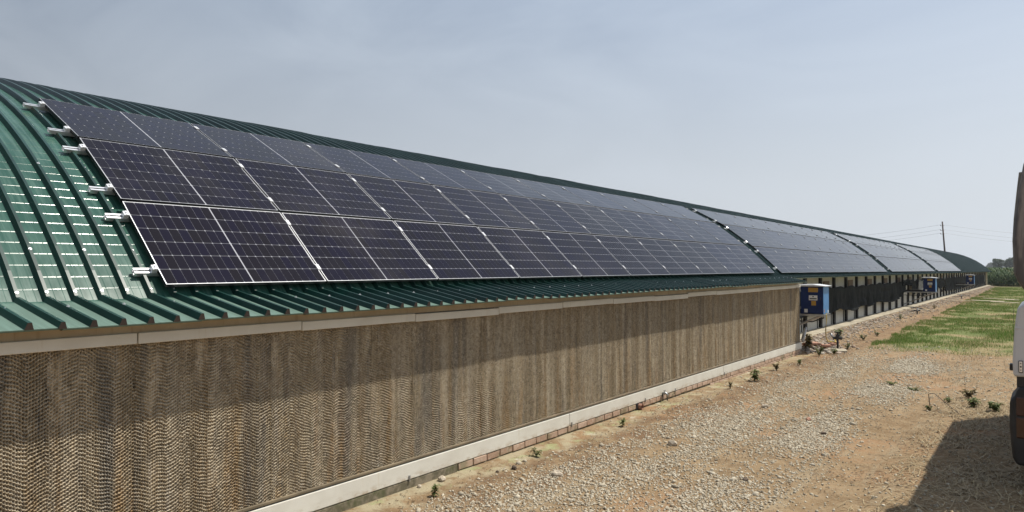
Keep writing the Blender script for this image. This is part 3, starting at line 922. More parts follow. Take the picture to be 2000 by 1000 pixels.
# ------------------------------------------------------------------ shade nets on the wall
def net(name, label, y0, y1, top, bot, seed, mat, x=-6.46, lift=None, ny=140, nz=26, amp=.06):
    ys = np.linspace(y0, y1, ny); ts = np.linspace(0, 1, nz)
    Yg, Tg = np.meshgrid(ys, ts)
    u = (Yg-y0)/(y1-y0)
    tp = top+.03*np.sin(Yg*2*np.pi/2.12)+(fbm(Yg*.8, Yg*0, seed)-.5)*.10
    bt = bot+.05*np.sin(Yg*2*np.pi/4.24+1)+(fbm(Yg*.9, Yg*0+3, seed+2)-.5)*.22
    if lift is not None: bt = np.minimum(bt+lift(Yg), tp-.06); 
    Zg = tp+(bt-tp)*Tg+zo(Yg)
    Xg = x+amp*(fbm(Yg*1.9, Tg*1.2, seed+4, 4)-.5)*3.4*(.25+.75*Tg)+.03*np.sin(Yg*9+3*Tg+seed)*Tg+.035*(Tg > .93)+.075*np.abs(np.sin(Yg*1.48+2.2*fbm(Yg*.5, Tg*.8, seed+7)))**3*(.3+.7*Tg)+ .05*(fbm(Yg*.7+Tg*2, Tg*5, seed+6, 3)-.5)
    v = np.stack([Xg, Yg, Zg], -1).reshape(-1, 3)
    i = np.arange(ny*nz).reshape(nz, ny)
    f = np.stack([i[:-1, :-1], i[:-1, 1:], i[1:, 1:], i[1:, :-1]], -1).reshape(-1, 4)
    o = ob(name, mesh(name, v, f, mat, True))
    sm = o.modifiers.new('thickness', 'SOLIDIFY'); sm.thickness = .006
    return tag(o, label, 'net', 'black nets along the barn wall')
net('shade_net', 'long black shade net hung along the wall between the two nearer blue cabinets', 22.6, 46.6, 1.67, .74, 3, M['tarp'], lift=lambda Y: np.clip(Y-43.8, 0, 3)*.16+np.clip(23.6-Y, 0, 2)*.1)
net('shade_net', 'bunched black net pulled up above the middle cabinet shelf', 45.4, 48.8, 1.78, 1.45, 8, M['tarp'], ny=60, x=-6.40, amp=.10)
net('shade_net', 'torn black net sagging in swags just beyond the middle cabinet', 49.2, 56.0, 1.72, .50, 12, M['tarp'], ny=80, lift=lambda Y: .42*np.abs(np.sin((Y-49.2)*np.pi/2.6)))
net('shade_net', 'faded grey net strip hanging crooked beyond the middle cabinet', 51.0, 54.4, 1.66, .95, 15, M['tarpgrey'], x=-6.30, ny=60, lift=lambda Y: (Y-51.0)*.11)
net('shade_net', 'torn black net with a pale hanging corner between middle and far cabinets', 57.0, 66.5, 1.72, .62, 19, M['tarp'], ny=90, lift=lambda Y: .5*np.abs(np.sin((Y-57)*np.pi/3.4)))
net('shade_net', 'black net stretched on the wall behind and past the far blue cabinet', 67.5, 113.0, 1.70, .62, 23, M['tarp'], ny=200)

# ------------------------------------------------------------------ stones and rubble
ICO = None
def icosa():
    bm = bmesh.new(); bmesh.ops.create_icosphere(bm, subdivisions=1, radius=1)
    v = np.array([q.co[:] for q in bm.verts]); f = np.array([[q.index for q in fc.verts] for fc in bm.faces]); bm.free()
    return v, f
iv_, if_ = icosa()
ov = np.array([(1,0,0),(-.5,.87,0),(-.5,-.87,0),(.5,.5,.8),(-.6,.1,.9),(.25,-.6,.85)], float)
of = np.array([(0,1,3),(1,4,3),(1,2,4),(2,5,4),(2,0,5),(0,3,5),(3,4,5)])
def stones(name, x, y, size, mat, flat=(.35, .75), sink=.25, seed=1, hz=None, light=False):
    r = np.random.default_rng(seed); n = len(x)
    iv, iff = (ov, of) if light else (iv_, if_)
    # crude pebbles: 12 corner points each
    V = iv[None]*(1+r.uniform(-.28, .28, (n, len(iv), 1)))
    sc = np.stack([np.ones(n), r.uniform(.6, 1, n), r.uniform(*flat, n)], -1)*size[:, None]
    V = V*sc[:, None, :]
    a = r.uniform(0, 2*np.pi, n); c, s = np.cos(a)[:, None], np.sin(a)[:, None]
    tl = r.normal(0, .25, n)[:, None]
    X, Y, Z = V[..., 0], V[..., 1], V[..., 2]
    Z2 = Z+X*np.tan(tl)*.6
    X2, Y2 = X*c-Y*s, X*s+Y*c
    zb = gz(x, y) if hz is None else hz
    P = np.stack([X2+x[:, None], Y2+y[:, None], Z2+(zb+size*sc[:, 2]/size*(.5-sink))[:, None]], -1)
    F = (iff[None]+(np.arange(n)*len(iv))[:, None, None]).reshape(-1, 3)
    return mesh(name, P.reshape(-1, 3), F.astype(np.int32), mat, False)

def gravel():
    r = np.random.default_rng(5)
    n = 620000
    # denser towards the camera because the picture shows it larger
    y = 3.6+22*r.random(n)**1.3
    x = r.uniform(-5.5, .2, n)
    mid = -3.7+.05*(y-6)
    band = np.exp(-((x-mid)/1.25)**4)
    track = fbm(x*1.1, y*.45, 31, 4)
    dens = band*np.clip((track-.30)*3.0, .10, 1)+.07
    for xc, ww in ((-3.55, .30), (-2.05, .34)):
        dens *= 1-.72*np.exp(-((x-xc-.25*np.sin(y*.11)-.25*(fbm(y*.6, y*0, 5)-.5))/ww)**2)
    dens *= np.clip((24.5-y)/5, .15, 1)*np.clip((x+5.35)/.4, .06, 1)
    keep = r.random(n) < dens*.46
    x, y = x[keep], y[keep]
    size = np.clip(r.lognormal(math.log(.0085), .50, len(x)), .004, .045)*(1+.02*(y-5))
    big = size > .019
    tag(ob('gravel', stones('gravel', x[~big], y[~big], size[~big]*1.15, M['pebble'], (.5, .9), .1, 6, None, True)), 'fine pale gravel pressed into the dirt track beside the barn', 'gravel', None, 'stuff')
    tag(ob('coarse_gravel', stones('coarse_gravel', x[big], y[big], size[big], M['pebble'], seed=7)), 'larger loose pebbles scattered over the gravel track', 'gravel', None, 'stuff')
    print('PEBBLES', len(x), big.sum())
    # rubble bank along the plinth
    n = 12000
    y = 21.6+98*r.random(n)**1.5
    x = -6.05+.75*np.abs(r.normal(0, .6, n))
    size = np.clip(r.lognormal(math.log(.023), .5, n), .010, .085)
    me = stones('rubble', x, y, size, M['rubble'], seed=9)
    tag(ob('rubble', me), 'pale broken stones banked along the barn plinth beyond the pad wall', 'rubble', None, 'stuff')
gravel()

def rock(loc, s, label, mat, seed, name='stone', squash=.7):
    r = random.Random(seed)
    bm = bmesh.new(); bmesh.ops.create_icosphere(bm, subdivisions=2, radius=s)
    for v in bm.verts:
        n = v.co.normalized()
        k = 1+.28*math.sin(n.x*3.1+seed)*math.cos(n.y*2.7+seed*1.7)+r.uniform(-.08, .08)
        v.co = Vector((n.x*k, n.y*k*.8, n.z*k*squash))*s
    me = bpy.data.meshes.new(name); bm.to_mesh(me); bm.free(); me.materials.append(mat)
    o = ob(name, me, None, (loc[0], loc[1], float(gz(loc[0], loc[1]))+s*squash*.55), (0, 0, r.uniform(0, 6)))
    return tag(o, label, 'stone', 'loose stones in the yard')
rock((-5.47, 6.05), .05, 'pale tan stone lying against the near mossy plinth', M['palestone'], 2)
rock((-5.50, 5.72), .03, 'small pale stone left of the tan one at the mossy plinth', M['palestone'], 5)
rock((-5.12, 6.95), .042, 'dark brown stone on the green stained ground near the first bricks', M['darkstone'], 8)
rock((-5.2, 6.72), .022, 'small dark stone beside the larger dark one on green stained ground', M['darkstone'], 11)
rock((-2.75, 8.15), .04, 'dark brown stone alone on the gravel at the bottom middle', M['darkstone'], 14)
rock((-3.05, 12.05), .05, 'reddish dark stone on the gravel in mid yard', M['terracotta'], 17)
rock((-2.62, 11.2), .04, 'dark stone on the gravel right of the reddish one', M['darkstone'], 20)
rock((-4.55, 7.0), .06, 'largest pale rounded stone in the gravel near the bottom', M['palestone'], 23)
rock((-4.1, 9.2), .065, 'pale flat stone standing out of the gravel left of centre', M['palestone'], 27)
rock((-3.9, 12.6), .06, 'pale stone in the gravel below the green weed', M['palestone'], 31)

# terracotta drain pipe and a tap on the plinth
t = thing('drain_pipe', 'broken terracotta pipe end in the hole of the brick plinth', 'pipe', (XW+.04, 11.12, .06))
b = MB(); b.tube([(-.1, 0, 0), (.06, .0, -.005)], .052, 12, caps=False); b.tube([(.06, 0, -.005), (-.1, 0, 0)], .038, 12, caps=False); b.build('pipe', M['terracotta'], t, smooth=True)
b = MB(); b.box((-.02, -.11, -.055), (.004, .11, .055)); b.build('hole_shade_plate', M['black'], t)  # added black plate standing for the shade inside the hole
t = thing('wall_tap', 'small grey metal tap on the white base strip above the bricks', 'tap', (XW+.043, 12.05, .15))
b = MB(); b.tube([(-.02, 0, 0), (.05, 0, .01), (.085, .01, -.012), (.09, .01, -.06)], [.018, .024, .018, .015], 8); b.build('spout', M['steel'], t, smooth=True)
b = MB(); b.tube([(.04, 0, .02), (.04, 0, .05)], .012, 8); b.box((.03, -.035, .05), (.05, .035, .06)); b.build('handle', M['steel'], t)
b = MB(); b.tube([(.02, -.05, .0), (.03, -.055, -.05), (.025, -.05, -.13)], .011, 6); b.tube([(.07, .03, -.03), (.075, .03, -.13)], .011, 6); b.build('down_pipe', M['black'], t)

# brick and stone pile at the end of the pad wall
def pile():
    r = random.Random(4)
    labs = []
    bm_ = MB(); bm_.box((-.125, -.06, -.028), (.125, .06, .028)); lb = bm_.mesh('loose_brick', M['terracotta'], .008, False, 1)
    names = ['on top of', 'leaning low at the front of', 'at the left of', 'at the back of', 'at the right edge of', 'half buried in', 'lying flat before', 'tilted across']
    for i in range(8):
        o = ob('loose_brick', lb, None, (-5.55+r.uniform(-.25, .55), 22.4+r.uniform(-.4, .9), .10+.03*(i % 3)+r.uniform(0, .05)), (r.uniform(-.4, .4), r.uniform(-.4, .4), r.uniform(0, 3)))
        tag(o, f'old terracotta brick {names[i]} the pile under the nearest cabinet', 'brick', 'loose bricks under the cabinet')
    n = 420
    rr = np.random.default_rng(12)
    x = -5.35+rr.normal(0, .32, n); y = 22.6+rr.normal(0, .55, n)
    size = np.clip(rr.lognormal(math.log(.045), .4, n), .02, .11)
    hz = gz(x, y)+.16*np.exp(-((x+5.4)/.35)**2-((y-22.5)/.6)**2)*rr.random(n)
    tag(ob('rubble_pile', stones('rubble_pile', x, y, size, M['rubble'], seed=13, hz=hz)), 'heap of broken brick and stone under the nearest blue cabinet', 'rubble', None, 'stuff')
    b = MB(); b.box((-.36, -.2, 0), (.36, .2, .05))
    tag(b.build('concrete_slab', M['concrete'], None, (-4.95, 22.3, float(gz(-4.95, 22.3))+.02), (.05, .02, .3), bevel=.01), 'flat pale concrete slab in front of the rubble under the cabinet', 'slab')
    b = MB(); b.tube([(0, .32*math.cos(a), .32*math.sin(a)+.32) for a in np.linspace(-.3, 3.4, 16)], .03, 6)
    tag(b.build('hose_ring', M['whitelid'], None, (-5.72, 21.75, .05), (0, .25, .3), smooth=True), 'pale curved pipe arch just behind the end of the pad wall', 'pipe')
pile()

# standpipe
t = thing('standpipe', 'black standpipe with valve standing in the dirt past the pad wall', 'standpipe', (-4.92, 22.75, float(gz(-4.92, 22.75))))
b = MB(); b.tube([(0, 0, -.05), (0, 0, .34)], .03, 10); b.build('pipe', M['black'], t, smooth=True)
b = MB(); b.tube([(-.12, 0, .36), (.12, 0, .36)], .045, 10); b.tube([(0, 0, .32), (0, 0, .47)], .05, 10); b.build('valve_body', M['dustblack'], t, smooth=False)
b = MB(); b.tube([(0, 0, .47), (0, 0, .53)], .018, 8); b.box((-.09, -.014, .52), (.09, .014, .545)); b.build('valve_handle', M['black'], t)
b = MB(); b.tube([(-.12, 0, .37), (-.17, 0, .42), (-.18, .0, .48)], .03, 8); b.build('outlet', M['steel'], t, smooth=True)

def sprinkler(x, y, lab):
    t = thing('pipe_fitting', lab, 'fitting', (x, y, float(gz(x, y))))
    b = MB(); b.tube([(0, 0, -.02), (0, 0, .22)], .03, 8); b.tube([(-.16, 0, .2), (.14, .05, .22)], .04, 8); b.build('elbow', M['dustblack'], t)
    b = MB(); b.tube([(-.16, 0, .2), (-.6, .6, .06), (-.9, 1.6, .05)], .025, 6); b.build('pipe', M['steel'], t, smooth=True)
    b = MB(); b.tube([(0, 0, .22), (.02, 0, .33)], [.05, .03], 8); b.build('cap', M['whitelid'], t)
sprinkler(-5.35, 42.6, 'grey pipe fitting lying on the bank before the middle cabinet')
sprinkler(-5.4, 68.0, 'dark pipe fitting on the bank before the far cabinet')

# ------------------------------------------------------------------ planks in the grass
def plank(x, y, l, w, rz, lab):
    b = MB(); b.box((-l/2, -w/2, 0), (l/2, w/2, .03))
    tag(b.build('plank', M['plank'], None, (x, y, float(gz(x, y))+.10), (.02, .03, rz), bevel=.004), lab, 'plank', 'planks lying on the ground')
plank(-3.35, 62.6, 2.0, .32, .25, 'pale wooden plank lying in the grass, left one of the near pair')
plank(-2.25, 60.6, 1.7, .24, -.2, 'pale wooden plank lying in the grass, right one of the near pair')
plank(-2.9, 67.5, 2.0, .2, .1, 'thin pale plank in the grass behind the other two planks')
plank(-2.0, 66.0, .9, .25, .0, 'short pale board in the grass nearest the truck')
plank(-5.2, 61.5, 2.6, .16, .9, 'long pale board on the bare bank beside the grass')
plank(-5.6, 44.3, 1.4, .12, .6, 'narrow weathered board on the stony bank near the middle cabinet')

# ------------------------------------------------------------------ plants
def leaf_quads(rr, base, direc, ln, wd, curl=.3):
    """bent leaf of two quads"""
    d = direc.normalized(); s = d.cross(Vector((0, 0, 1)))
    s = s.normalized() if s.length > .1 else Vector((1, 0, 0))
    p0, p1, p2 = base, base+d*ln*.5+Vector((0, 0, ln*.08)), base+d*ln-Vector((0, 0, ln*curl))
    return [p0-s*wd*.15, p0+s*wd*.15, p1+s*wd*.5, p1-s*wd*.5], [p1-s*wd*.5, p1+s*wd*.5, p2+s*wd*.06, p2-s*wd*.06]
def weed(x, y, h, n, spread, label, mat, seed, lw=.024, ll=.06, name='weed'):
    r = random.Random(seed); h *= .8; spread *= .85
    t = thing(name, label, 'weed', (x, y, float(gz(x, y))), group='weeds in the yard')
    st, lf = MB(), MB()
    for k in range(n):
        a = r.uniform(0, 6.28); tip = Vector((math.cos(a)*spread*r.uniform(.2, 1), math.sin(a)*spread*r.uniform(.2, 1), h*r.uniform(.55, 1)))
        st.tube([(0, 0, -.01), tuple(tip*.5+Vector((0, 0, h*.08))), tuple(tip)], [.005, .004, .002], 4)
        m = int(9+h*34)
        for j in range(m):
            u = .15+.85*j/m
            p = tip*u+Vector((0, 0, h*.16*u*(1-u)*2))
            b_ = r.uniform(0, 6.28)
            dv = Vector((math.cos(b_), math.sin(b_), r.uniform(-.1, .8)))
            q1, q2 = leaf_quads(r, p, dv, ll*r.uniform(.6, 1.2), lw*r.uniform(.7, 1.2))
            i = len(lf.v); lf.v += [tuple(v) for v in (q1[0], q1[1], q1[2], q1[3], q2[2], q2[3])]
            lf.f += [(i, i+1, i+2, i+3), (i+3, i+2, i+4, i+5)]; lf.m += [0, 0]
    st.build('stem', M['dry_weed_leaf'], t)
    me = mesh('foliage', lf.v, lf.f, mat); ob('foliage', me, t)
G, DR = M['weed_leaf'], M['dry_weed_leaf']
weed(-5.2, 5.62, .16, 4, .06, 'small green weed on the algae stained ground nearest the camera', G, 1)
weed(-5.25, 7.6, .13, 4, .07, 'low green weed by the wall between the two stained patches', G, 2)
weed(-5.2, 9.85, .17, 4, .05, 'upright green weed on the dirt below the terracotta pipe', G, 3)
weed(-4.98, 15.4, .30, 6, .10, 'bright green leafy weed standing before the far pad wall', G, 4, .05, .11)
weed(-5.05, 14.1, .20, 4, .06, 'thin dry brown weed left of the bright leafy one', DR, 5)
weed(-5.05, 17.2, .30, 7, .13, 'brown dried weed clump near the end of the pad wall', DR, 7, .035)
weed(-4.9, 18.6, .20, 4, .07, 'small green weed right of the brown dried clump', G, 8, .05)
weed(-5.0, 20.9, .34, 8, .2, 'spreading green weed in front of the pad wall corner', G, 9, .04)
weed(-4.75, 21.5, .22, 6, .16, 'low yellow green weed right of the pad wall corner', G, 10, .04)
weed(-5.55, 22.0, .70, 7, .14, 'tall brown dead weed under the nearest blue cabinet', DR, 11, .06, .12)
weed(-4.7, 23.0, .26, 5, .12, 'green weed at the foot of the black standpipe', G, 12, .04)
weed(-5.5, 25.6, .38, 7, .18, 'green weed growing on the bank behind the standpipe', G, 13, .05, .13)
weed(-4.9, 26.4, .24, 6, .2, 'low weed on the bank right of the standpipe', G, 14, .04)
weed(-4.8, 28.2, .24, 6, .2, 'sprawling weed on the bare bank further along', G, 15, .04)
weed(-1.15, 15.6, .26, 7, .20, 'yellowing weed behind the truck shadow, farthest of three', DR, 16, .05)
weed(-1.0, 14.75, .20, 6, .14, 'bright green weed at the edge of the truck shadow', G, 17, .045, .09)
weed(-.68, 14.45, .24, 6, .15, 'dark green leafy weed half inside the truck shadow', G, 18, .05, .10)
weed(-1.4, 15.0, .10, 5, .14, 'flat little weed left of the bright green one by the shadow', G, 19, .035)
weed(-1.62, 14.2, .10, 4, .10, 'tiny weed beside the bent twig at the shadow corner', G, 20, .03)
weed(-2.55, 16.6, .07, 6, .22, 'flat green weed patch on the orange dirt, left of two', G, 21, .03)
weed(-2.1, 16.2, .06, 6, .20, 'flat green weed patch on the orange dirt, right of two', G, 22, .03)
weed(-5.4, 37.5, .3, 6, .2, 'weed on the stony bank below the long black net', G, 23, .05)
weed(-5.3, 49.5, .35, 6, .25, 'weed on the stony bank near the middle cabinet', DR, 25, .05)
b = MB(); b.tube([(-1.62, 14.35, .02), (-1.64, 14.36, .22), (-1.55, 14.3, .25), (-1.2, 13.7, .10), (-1.05, 13.45, .04)], [.009, .008, .006, .005, .003], 5)
tag(b.build('twig', M['bark']), 'bent dry twig sticking up at the corner of the truck shadow', 'twig')

def blades(name, x, y, h, w, mat, label, seed, lean=.35, cat='grass', zoff=0):
    r = np.random.default_rng(seed); n = len(x)
    a = r.uniform(0, 2*np.pi, n); la = r.uniform(0, 2*np.pi, n); lr = np.abs(r.normal(0, lean, n))
    z = gz(x, y)+zoff
    dx, dy = np.cos(a)*w/2, np.sin(a)*w/2
    tx, ty = np.cos(la)*lr*h, np.sin(la)*lr*h
    hz = h*np.clip(1-.5*lr, .15, 1)
    P = np.zeros((n, 5, 3))
    P[:, 0] = np.stack([x-dx, y-dy, z-.01], -1); P[:, 1] = np.stack([x+dx, y+dy, z-.01], -1)
    P[:, 2] = np.stack([x+dx*.75+tx*.4, y+dy*.75+ty*.4, z+hz*.6], -1); P[:, 3] = np.stack([x-dx*.75+tx*.4, y-dy*.75+ty*.4, z+hz*.6], -1)
    P[:, 4] = np.stack([x+tx, y+ty, z+hz], -1)
    F = np.array([[0, 1, 2], [0, 2, 3], [3, 2, 4]])
    F = (F[None]+(np.arange(n)*5)[:, None, None]).reshape(-1, 3).astype(np.int32)
    o = ob(name, mesh(name, P.reshape(-1, 3), F, mat))
    return tag(o, label, cat, None, 'stuff')
def lawn():
    r = np.random.default_rng(21)
    n = 290000
    y = 23.6+92*r.random(n)**1.9
    xl = -4.35-.012*(y-25)+.55*(fbm(y*.5, y*0, 4)-.5)
    x = xl+(r.random(n)**1.15)*(6.5+.03*y)
    pt = fbm(x*.38+9, y*.30, 17, 4)
    left = np.exp(-((x-xl)/1.2)**2)
    d = np.clip((pt-.43)*7+left*.8+np.clip((y-36)/14, 0, 1)*.8, .07, 1)*np.clip((y-23.8-2.6*fbm(x*.8, y*.3, 2)*np.clip((x-xl)/2, .15, 1))/2.0, .04, 1)
    d *= np.clip((fbm(x*1.5+4, y*.9, 91, 4)-.36)*5, .10, 1)
    k = r.random(n) < d
    x, y = x[k], y[k]
    sc = 1+.018*(y-24)
    blades('grass', x, y, r.uniform(.035, .115, len(x))*(.6+.8*fbm(x*.9, y*.9, 8)), .008*sc, M['grass_blade'], 'patchy green grass strip right of the bare bank', 3)
    # dry grass in the bare patches
    n = 60000
    y = 15+60*r.random(n)**1.8; x = -4.2+7*r.random(n)
    k = (r.random(n) < np.clip((fbm(x*.6, y*.5, 44, 4)-.42)*3, .02, 1)*np.clip((y-15)/8, .08, 1)*np.clip((x+4.2)/1.2, 0, 1))
    x, y = x[k], y[k]
    blades('dry_grass', x, y, r.uniform(.03, .10, len(x)), .007*(1+.018*(y-15)), M['dry_straw'], 'dry straw coloured grass thin on the bare earth', 5, 1.0)
lawn()

def straw():
    r = np.random.default_rng(33); n = 12000
    x = -1.6+3.2*r.random(n); y = 7.0+8.6*r.random(n)
    k = r.random(n) < np.clip((x+1.75)/.7, 0, 1)*np.clip(fbm(x*1.5, y*1.5, 3)*1.7-.3, .05, 1)
    x, y = x[k], y[k]; n = len(x)
    a = r.uniform(0, 2*np.pi, n); l = r.uniform(.08, .40, n); bend = r.normal(0, .5, n)
    P = np.zeros((n, 8, 3)); w = .0035
    for j in range(4):
        u = j/3
        aa = a+bend*u
        px, py = x+np.cos(aa)*l*u, y+np.sin(aa)*l*u
        hz = gz(px, py)+.006+.05*np.sin(np.pi*u)*r.random(n)
        P[:, 2*j] = np.stack([px-np.sin(aa)*w, py+np.cos(aa)*w, hz], -1); P[:, 2*j+1] = np.stack([px+np.sin(aa)*w, py-np.cos(aa)*w, hz], -1)
    F = np.array([[0, 1, 3, 2], [2, 3, 5, 4], [4, 5, 7, 6]])
    F = (F[None]+(np.arange(n)*8)[:, None, None]).reshape(-1, 4).astype(np.int32)
    tag(ob('dry_hay', mesh('dry_hay', P.reshape(-1, 3), F, M['dry_straw'])), 'loose dry hay strands on the ground in the truck shadow', 'hay', None, 'stuff')
straw()

def litter():
    r = np.random.default_rng(52); n = 60000
    y = 4.5+22*r.random(n)**1.1; x = -5.5+5.2*r.random(n)
    wallband = np.exp(-((x+4.95)/.42)**2)
    d = np.clip((fbm(x*1.4, y*.9, 61, 4)-.50)*3.2, .01, 1)*.5+wallband*.55*np.clip((fbm(x*2.2, y*1.3, 71, 4)-.40)*4, 0, 1)
    d = d+.9*np.exp(-((x+1.6)/.35)**2-((y-9.2)/.5)**2)
    k = r.random(n) < d*1.0
    x, y = x[k], y[k]; n = len(x)
    a = r.uniform(0, 2*np.pi, n); l = r.uniform(.010, .045, n)*(1+.015*(y-5)); w = l*r.uniform(.12, .5, n)
    P = np.zeros((n, 4, 3)); ca, sa = np.cos(a), np.sin(a)
    for j, (u, v) in enumerate(((-.5, 0), (0, -.5), (.5, 0), (.05, .5))):
        px, py = x+ca*u*l-sa*v*w, y+sa*u*l+ca*v*w
        P[:, j] = np.stack([px, py, gz(px, py)+.007+r.random(n)*.014], -1)
    F = np.arange(n*4).reshape(-1, 4).astype(np.int32)
    tag(ob('plant_litter', mesh('plant_litter', P.reshape(-1, 3), F, M['litter'])), 'dead leaf and stalk litter strewn over the dirt along the wall', 'litter', None, 'stuff')
litter()

# ------------------------------------------------------------------ corn field
def corn():
    r = np.random.default_rng(8)
    V, F = [], []
    pos = []
    y = 124.0
    while y < 215:
        dens = .22 if y < 135 else .5
        xs = np.arange(-9 if y < 130 else -30, 26, dens)
        for x in xs: pos.append((x+r.normal(0, .05), y+r.normal(0, .06)))
        y += .75 if y < 140 else 2.2
    pos = np.array(pos); n = len(pos)
    L = 9
    h = r.uniform(2.25, 2.75, n)
    zb = zo(pos[:, 1])
    P = np.zeros((n, L, 6, 3)); 
    for k in range(L):
        u = .12+.86*k/(L-1)
        a = r.uniform(0, 2*np.pi, n); ln = r.uniform(.5, .85, n)*(1 if k < L-2 else .6); w = .055
        bz = zb+h*u*.92
        for j, (s, up, ww) in enumerate(((0, 0, .6), (.5, .28 if k < L-1 else .6, 1), (1, -.05 if k < L-2 else .7, .12))):
            px, py = pos[:, 0]+np.cos(a)*ln*s, pos[:, 1]+np.sin(a)*ln*s
            pz = bz+ln*up
            P[:, k, 2*j] = np.stack([px-np.sin(a)*w*ww, py+np.cos(a)*w*ww, pz], -1); P[:, k, 2*j+1] = np.stack([px+np.sin(a)*w*ww, py-np.cos(a)*w*ww, pz], -1)
    P = P.reshape(-1, 3); q = np.array([[0, 1, 3, 2], [2, 3, 5, 4]])
    Fa = (q[None]+(np.arange(n*L)*6)[:, None, None]).reshape(-1, 4)
    S = np.zeros((n, 6, 3))
    for j in range(3):
        t = 2*np.pi*j/3
        S[:, j] = np.stack([pos[:, 0]+.015*np.cos(t), pos[:, 1]+.015*np.sin(t), zb-.05], -1); S[:, 3+j] = np.stack([pos[:, 0]+.006*np.cos(t), pos[:, 1]+.006*np.sin(t), zb+h*.95], -1)
    qs = np.array([[0, 1, 4, 3], [1, 2, 5, 4], [2, 0, 3, 5]])
    Fb = (qs[None]+(np.arange(n)*6)[:, None, None]).reshape(-1, 4)+len(P)
    o = ob('corn_field', mesh('corn_field', np.concatenate([P, S.reshape(-1, 3)]), np.concatenate([Fa, Fb]).astype(np.int32), M['corn_leaf']))
    tag(o, 'dense green corn field beyond the far end of the barn', 'corn', None, 'stuff')
corn()

# ------------------------------------------------------------------ trees
def tree(x, y, h, w, label, seed, n=5200, lf=.55):
    r = np.random.default_rng(seed)
    z0 = zof(y)
    t = thing('tree', label, 'tree', (x, y, z0), group='trees beyond the corn')
    b = MB(); b.tube([(0, 0, -.1), (.1, 0, h*.2), (0, .1, h*.45), (.1, 0, h*.7)], [h*.035, h*.027, h*.018, h*.006], 7)
    for k in range(7):
        a = r.uniform(0, 6.28); u = r.uniform(.2, .55)
        b.tube([(0, 0, h*u), (math.cos(a)*w*.22, math.sin(a)*w*.22, h*(u+.14)), (math.cos(a)*w*.38, math.sin(a)*w*.38, h*(u+.22))], [h*.012, h*.008, h*.003], 5)
    b.build('trunk', M['bark'], t)
    # leaf clumps
    K = 30
    ca = r.uniform(0, 2*np.pi, K); cr_ = np.sqrt(r.random(K))*w*.36; cz = h*(.30+.58*r.random(K)**.85)
    cr_ *= np.sqrt(np.clip(1-((cz/h-.52)/.52)**2, .08, 1))
    cs = r.uniform(.13, .22, K)*w
    i = r.integers(0, K, n)
    d = r.normal(0, 1, (n, 3)); d /= np.linalg.norm(d, axis=1)[:, None]
    rad = cs[i]*(r.random(n)**.45)
    c = np.stack([np.cos(ca[i])*cr_[i], np.sin(ca[i])*cr_[i], cz[i]], -1)+d*rad[:, None]*np.array([1, 1, .8])
    u = r.normal(0, 1, (n, 3)); u /= np.linalg.norm(u, axis=1)[:, None]
    v = np.cross(u, r.normal(0, 1, (n, 3))); v /= np.linalg.norm(v, axis=1)[:, None]
    s = lf*r.uniform(.5, 1, n)[:, None]*.5
    P = np.stack([c-u*s, c+v*s*.6, c+u*s, c-v*s*.6], 1)
    F = np.arange(n*4).reshape(-1, 4).astype(np.int32)
    ob('crown', mesh('crown', P.reshape(-1, 3), F, M['tree_leaf']), t)
tree(-20.6, 480, 8.2, 6.5, 'left tree of the dark group beyond the corn', 1)
tree(-15.4, 482, 8.6, 7.5, 'right tree of the dark group beyond the corn', 2)
tree(-10.2, 478, 8.0, 7.5, 'tree beyond the corn mostly hidden by the truck', 3)
tree(-5.0, 484, 8.4, 7.0, 'tree beyond the corn wholly behind the truck edge', 4)
tree(-22.6, 486, 3.4, 3.0, 'low bush at the left foot of the dark tree group', 5, 2200)
tree(-24.9, 500, 2.9, 2.4, 'small low bush between the dark trees and the far hazy tree', 6, 1500)
tree(-50.3, 1000, 8.6, 7.6, 'far hazy blue tree above the corn beside the barn end', 7, 3000, .8)
tree(-54.5, 1010, 5.0, 4.5, 'far hazy low bush just beside the barn roof end', 8, 1500, .8)

# ------------------------------------------------------------------ utility pole and wires
POLE = Vector((-14.75, 150.0, 0))
t = thing('utility_pole', 'dark leaning wooden utility pole behind the far end of the barn', 'pole', POLE+Vector((0, 0, zof(150))))
b = MB(); b.tube([(.75, 0, -.3), (.40, 0, 5), (.02, 0, 11.0)], [.17, .15, .11], 10); b.build('mast', M['polewood'], t, smooth=True)
for k, zz in enumerate((10.25, 9.4, 8.75)):
    b = MB(); b.tube([(-.28, 0, zz), (.32, 0, zz)], .035, 6); br = b.build('bracket', M['polewood'], t)
    b = MB(); b.tube([(-.26, 0, zz+.03), (-.26, 0, zz+.17)], .05, 8); b.build('insulator', M['post'], br)
def wire(p0, p1, sag, label):
    pts = []
    for k in range(25):
        u = k/24; p = Vector(p0).lerp(Vector(p1), u); p.z -= sag*4*u*(1-u); pts.append(p)
    b = MB(); b.tube(pts, .013, 4)
    tag(b.build('wire', M['wire']), label, 'wire', 'overhead wires')
for k, (zz, nm) in enumerate(((10.1, 'top'), (9.25, 'middle'), (8.6, 'bottom'))):
    wire((POLE.x-.26, 150, zz), (-62, 152, zz-1.0), 1.6, f'{nm} overhead wire running left from the utility pole behind the barn')
    wire((POLE.x+.1, 150, zz), (34, 160, zz-1.2), 2.2, f'{nm} overhead wire running right from the utility pole over the corn')

# ------------------------------------------------------------------ truck at the right edge
tr = thing('parked_truck', 'dusty white truck with black bumper parked at the right edge of the yard', 'truck', (0, 9.5, 0))
def prism_part(name, outline, y0, y1, mat, bevel=.03, parent=None, seg=3):
    b = MB(); b.prism(outline, 'y', y0, y1)
    return b.build(name, mat, parent or tr, bevel=bevel, seg=seg)
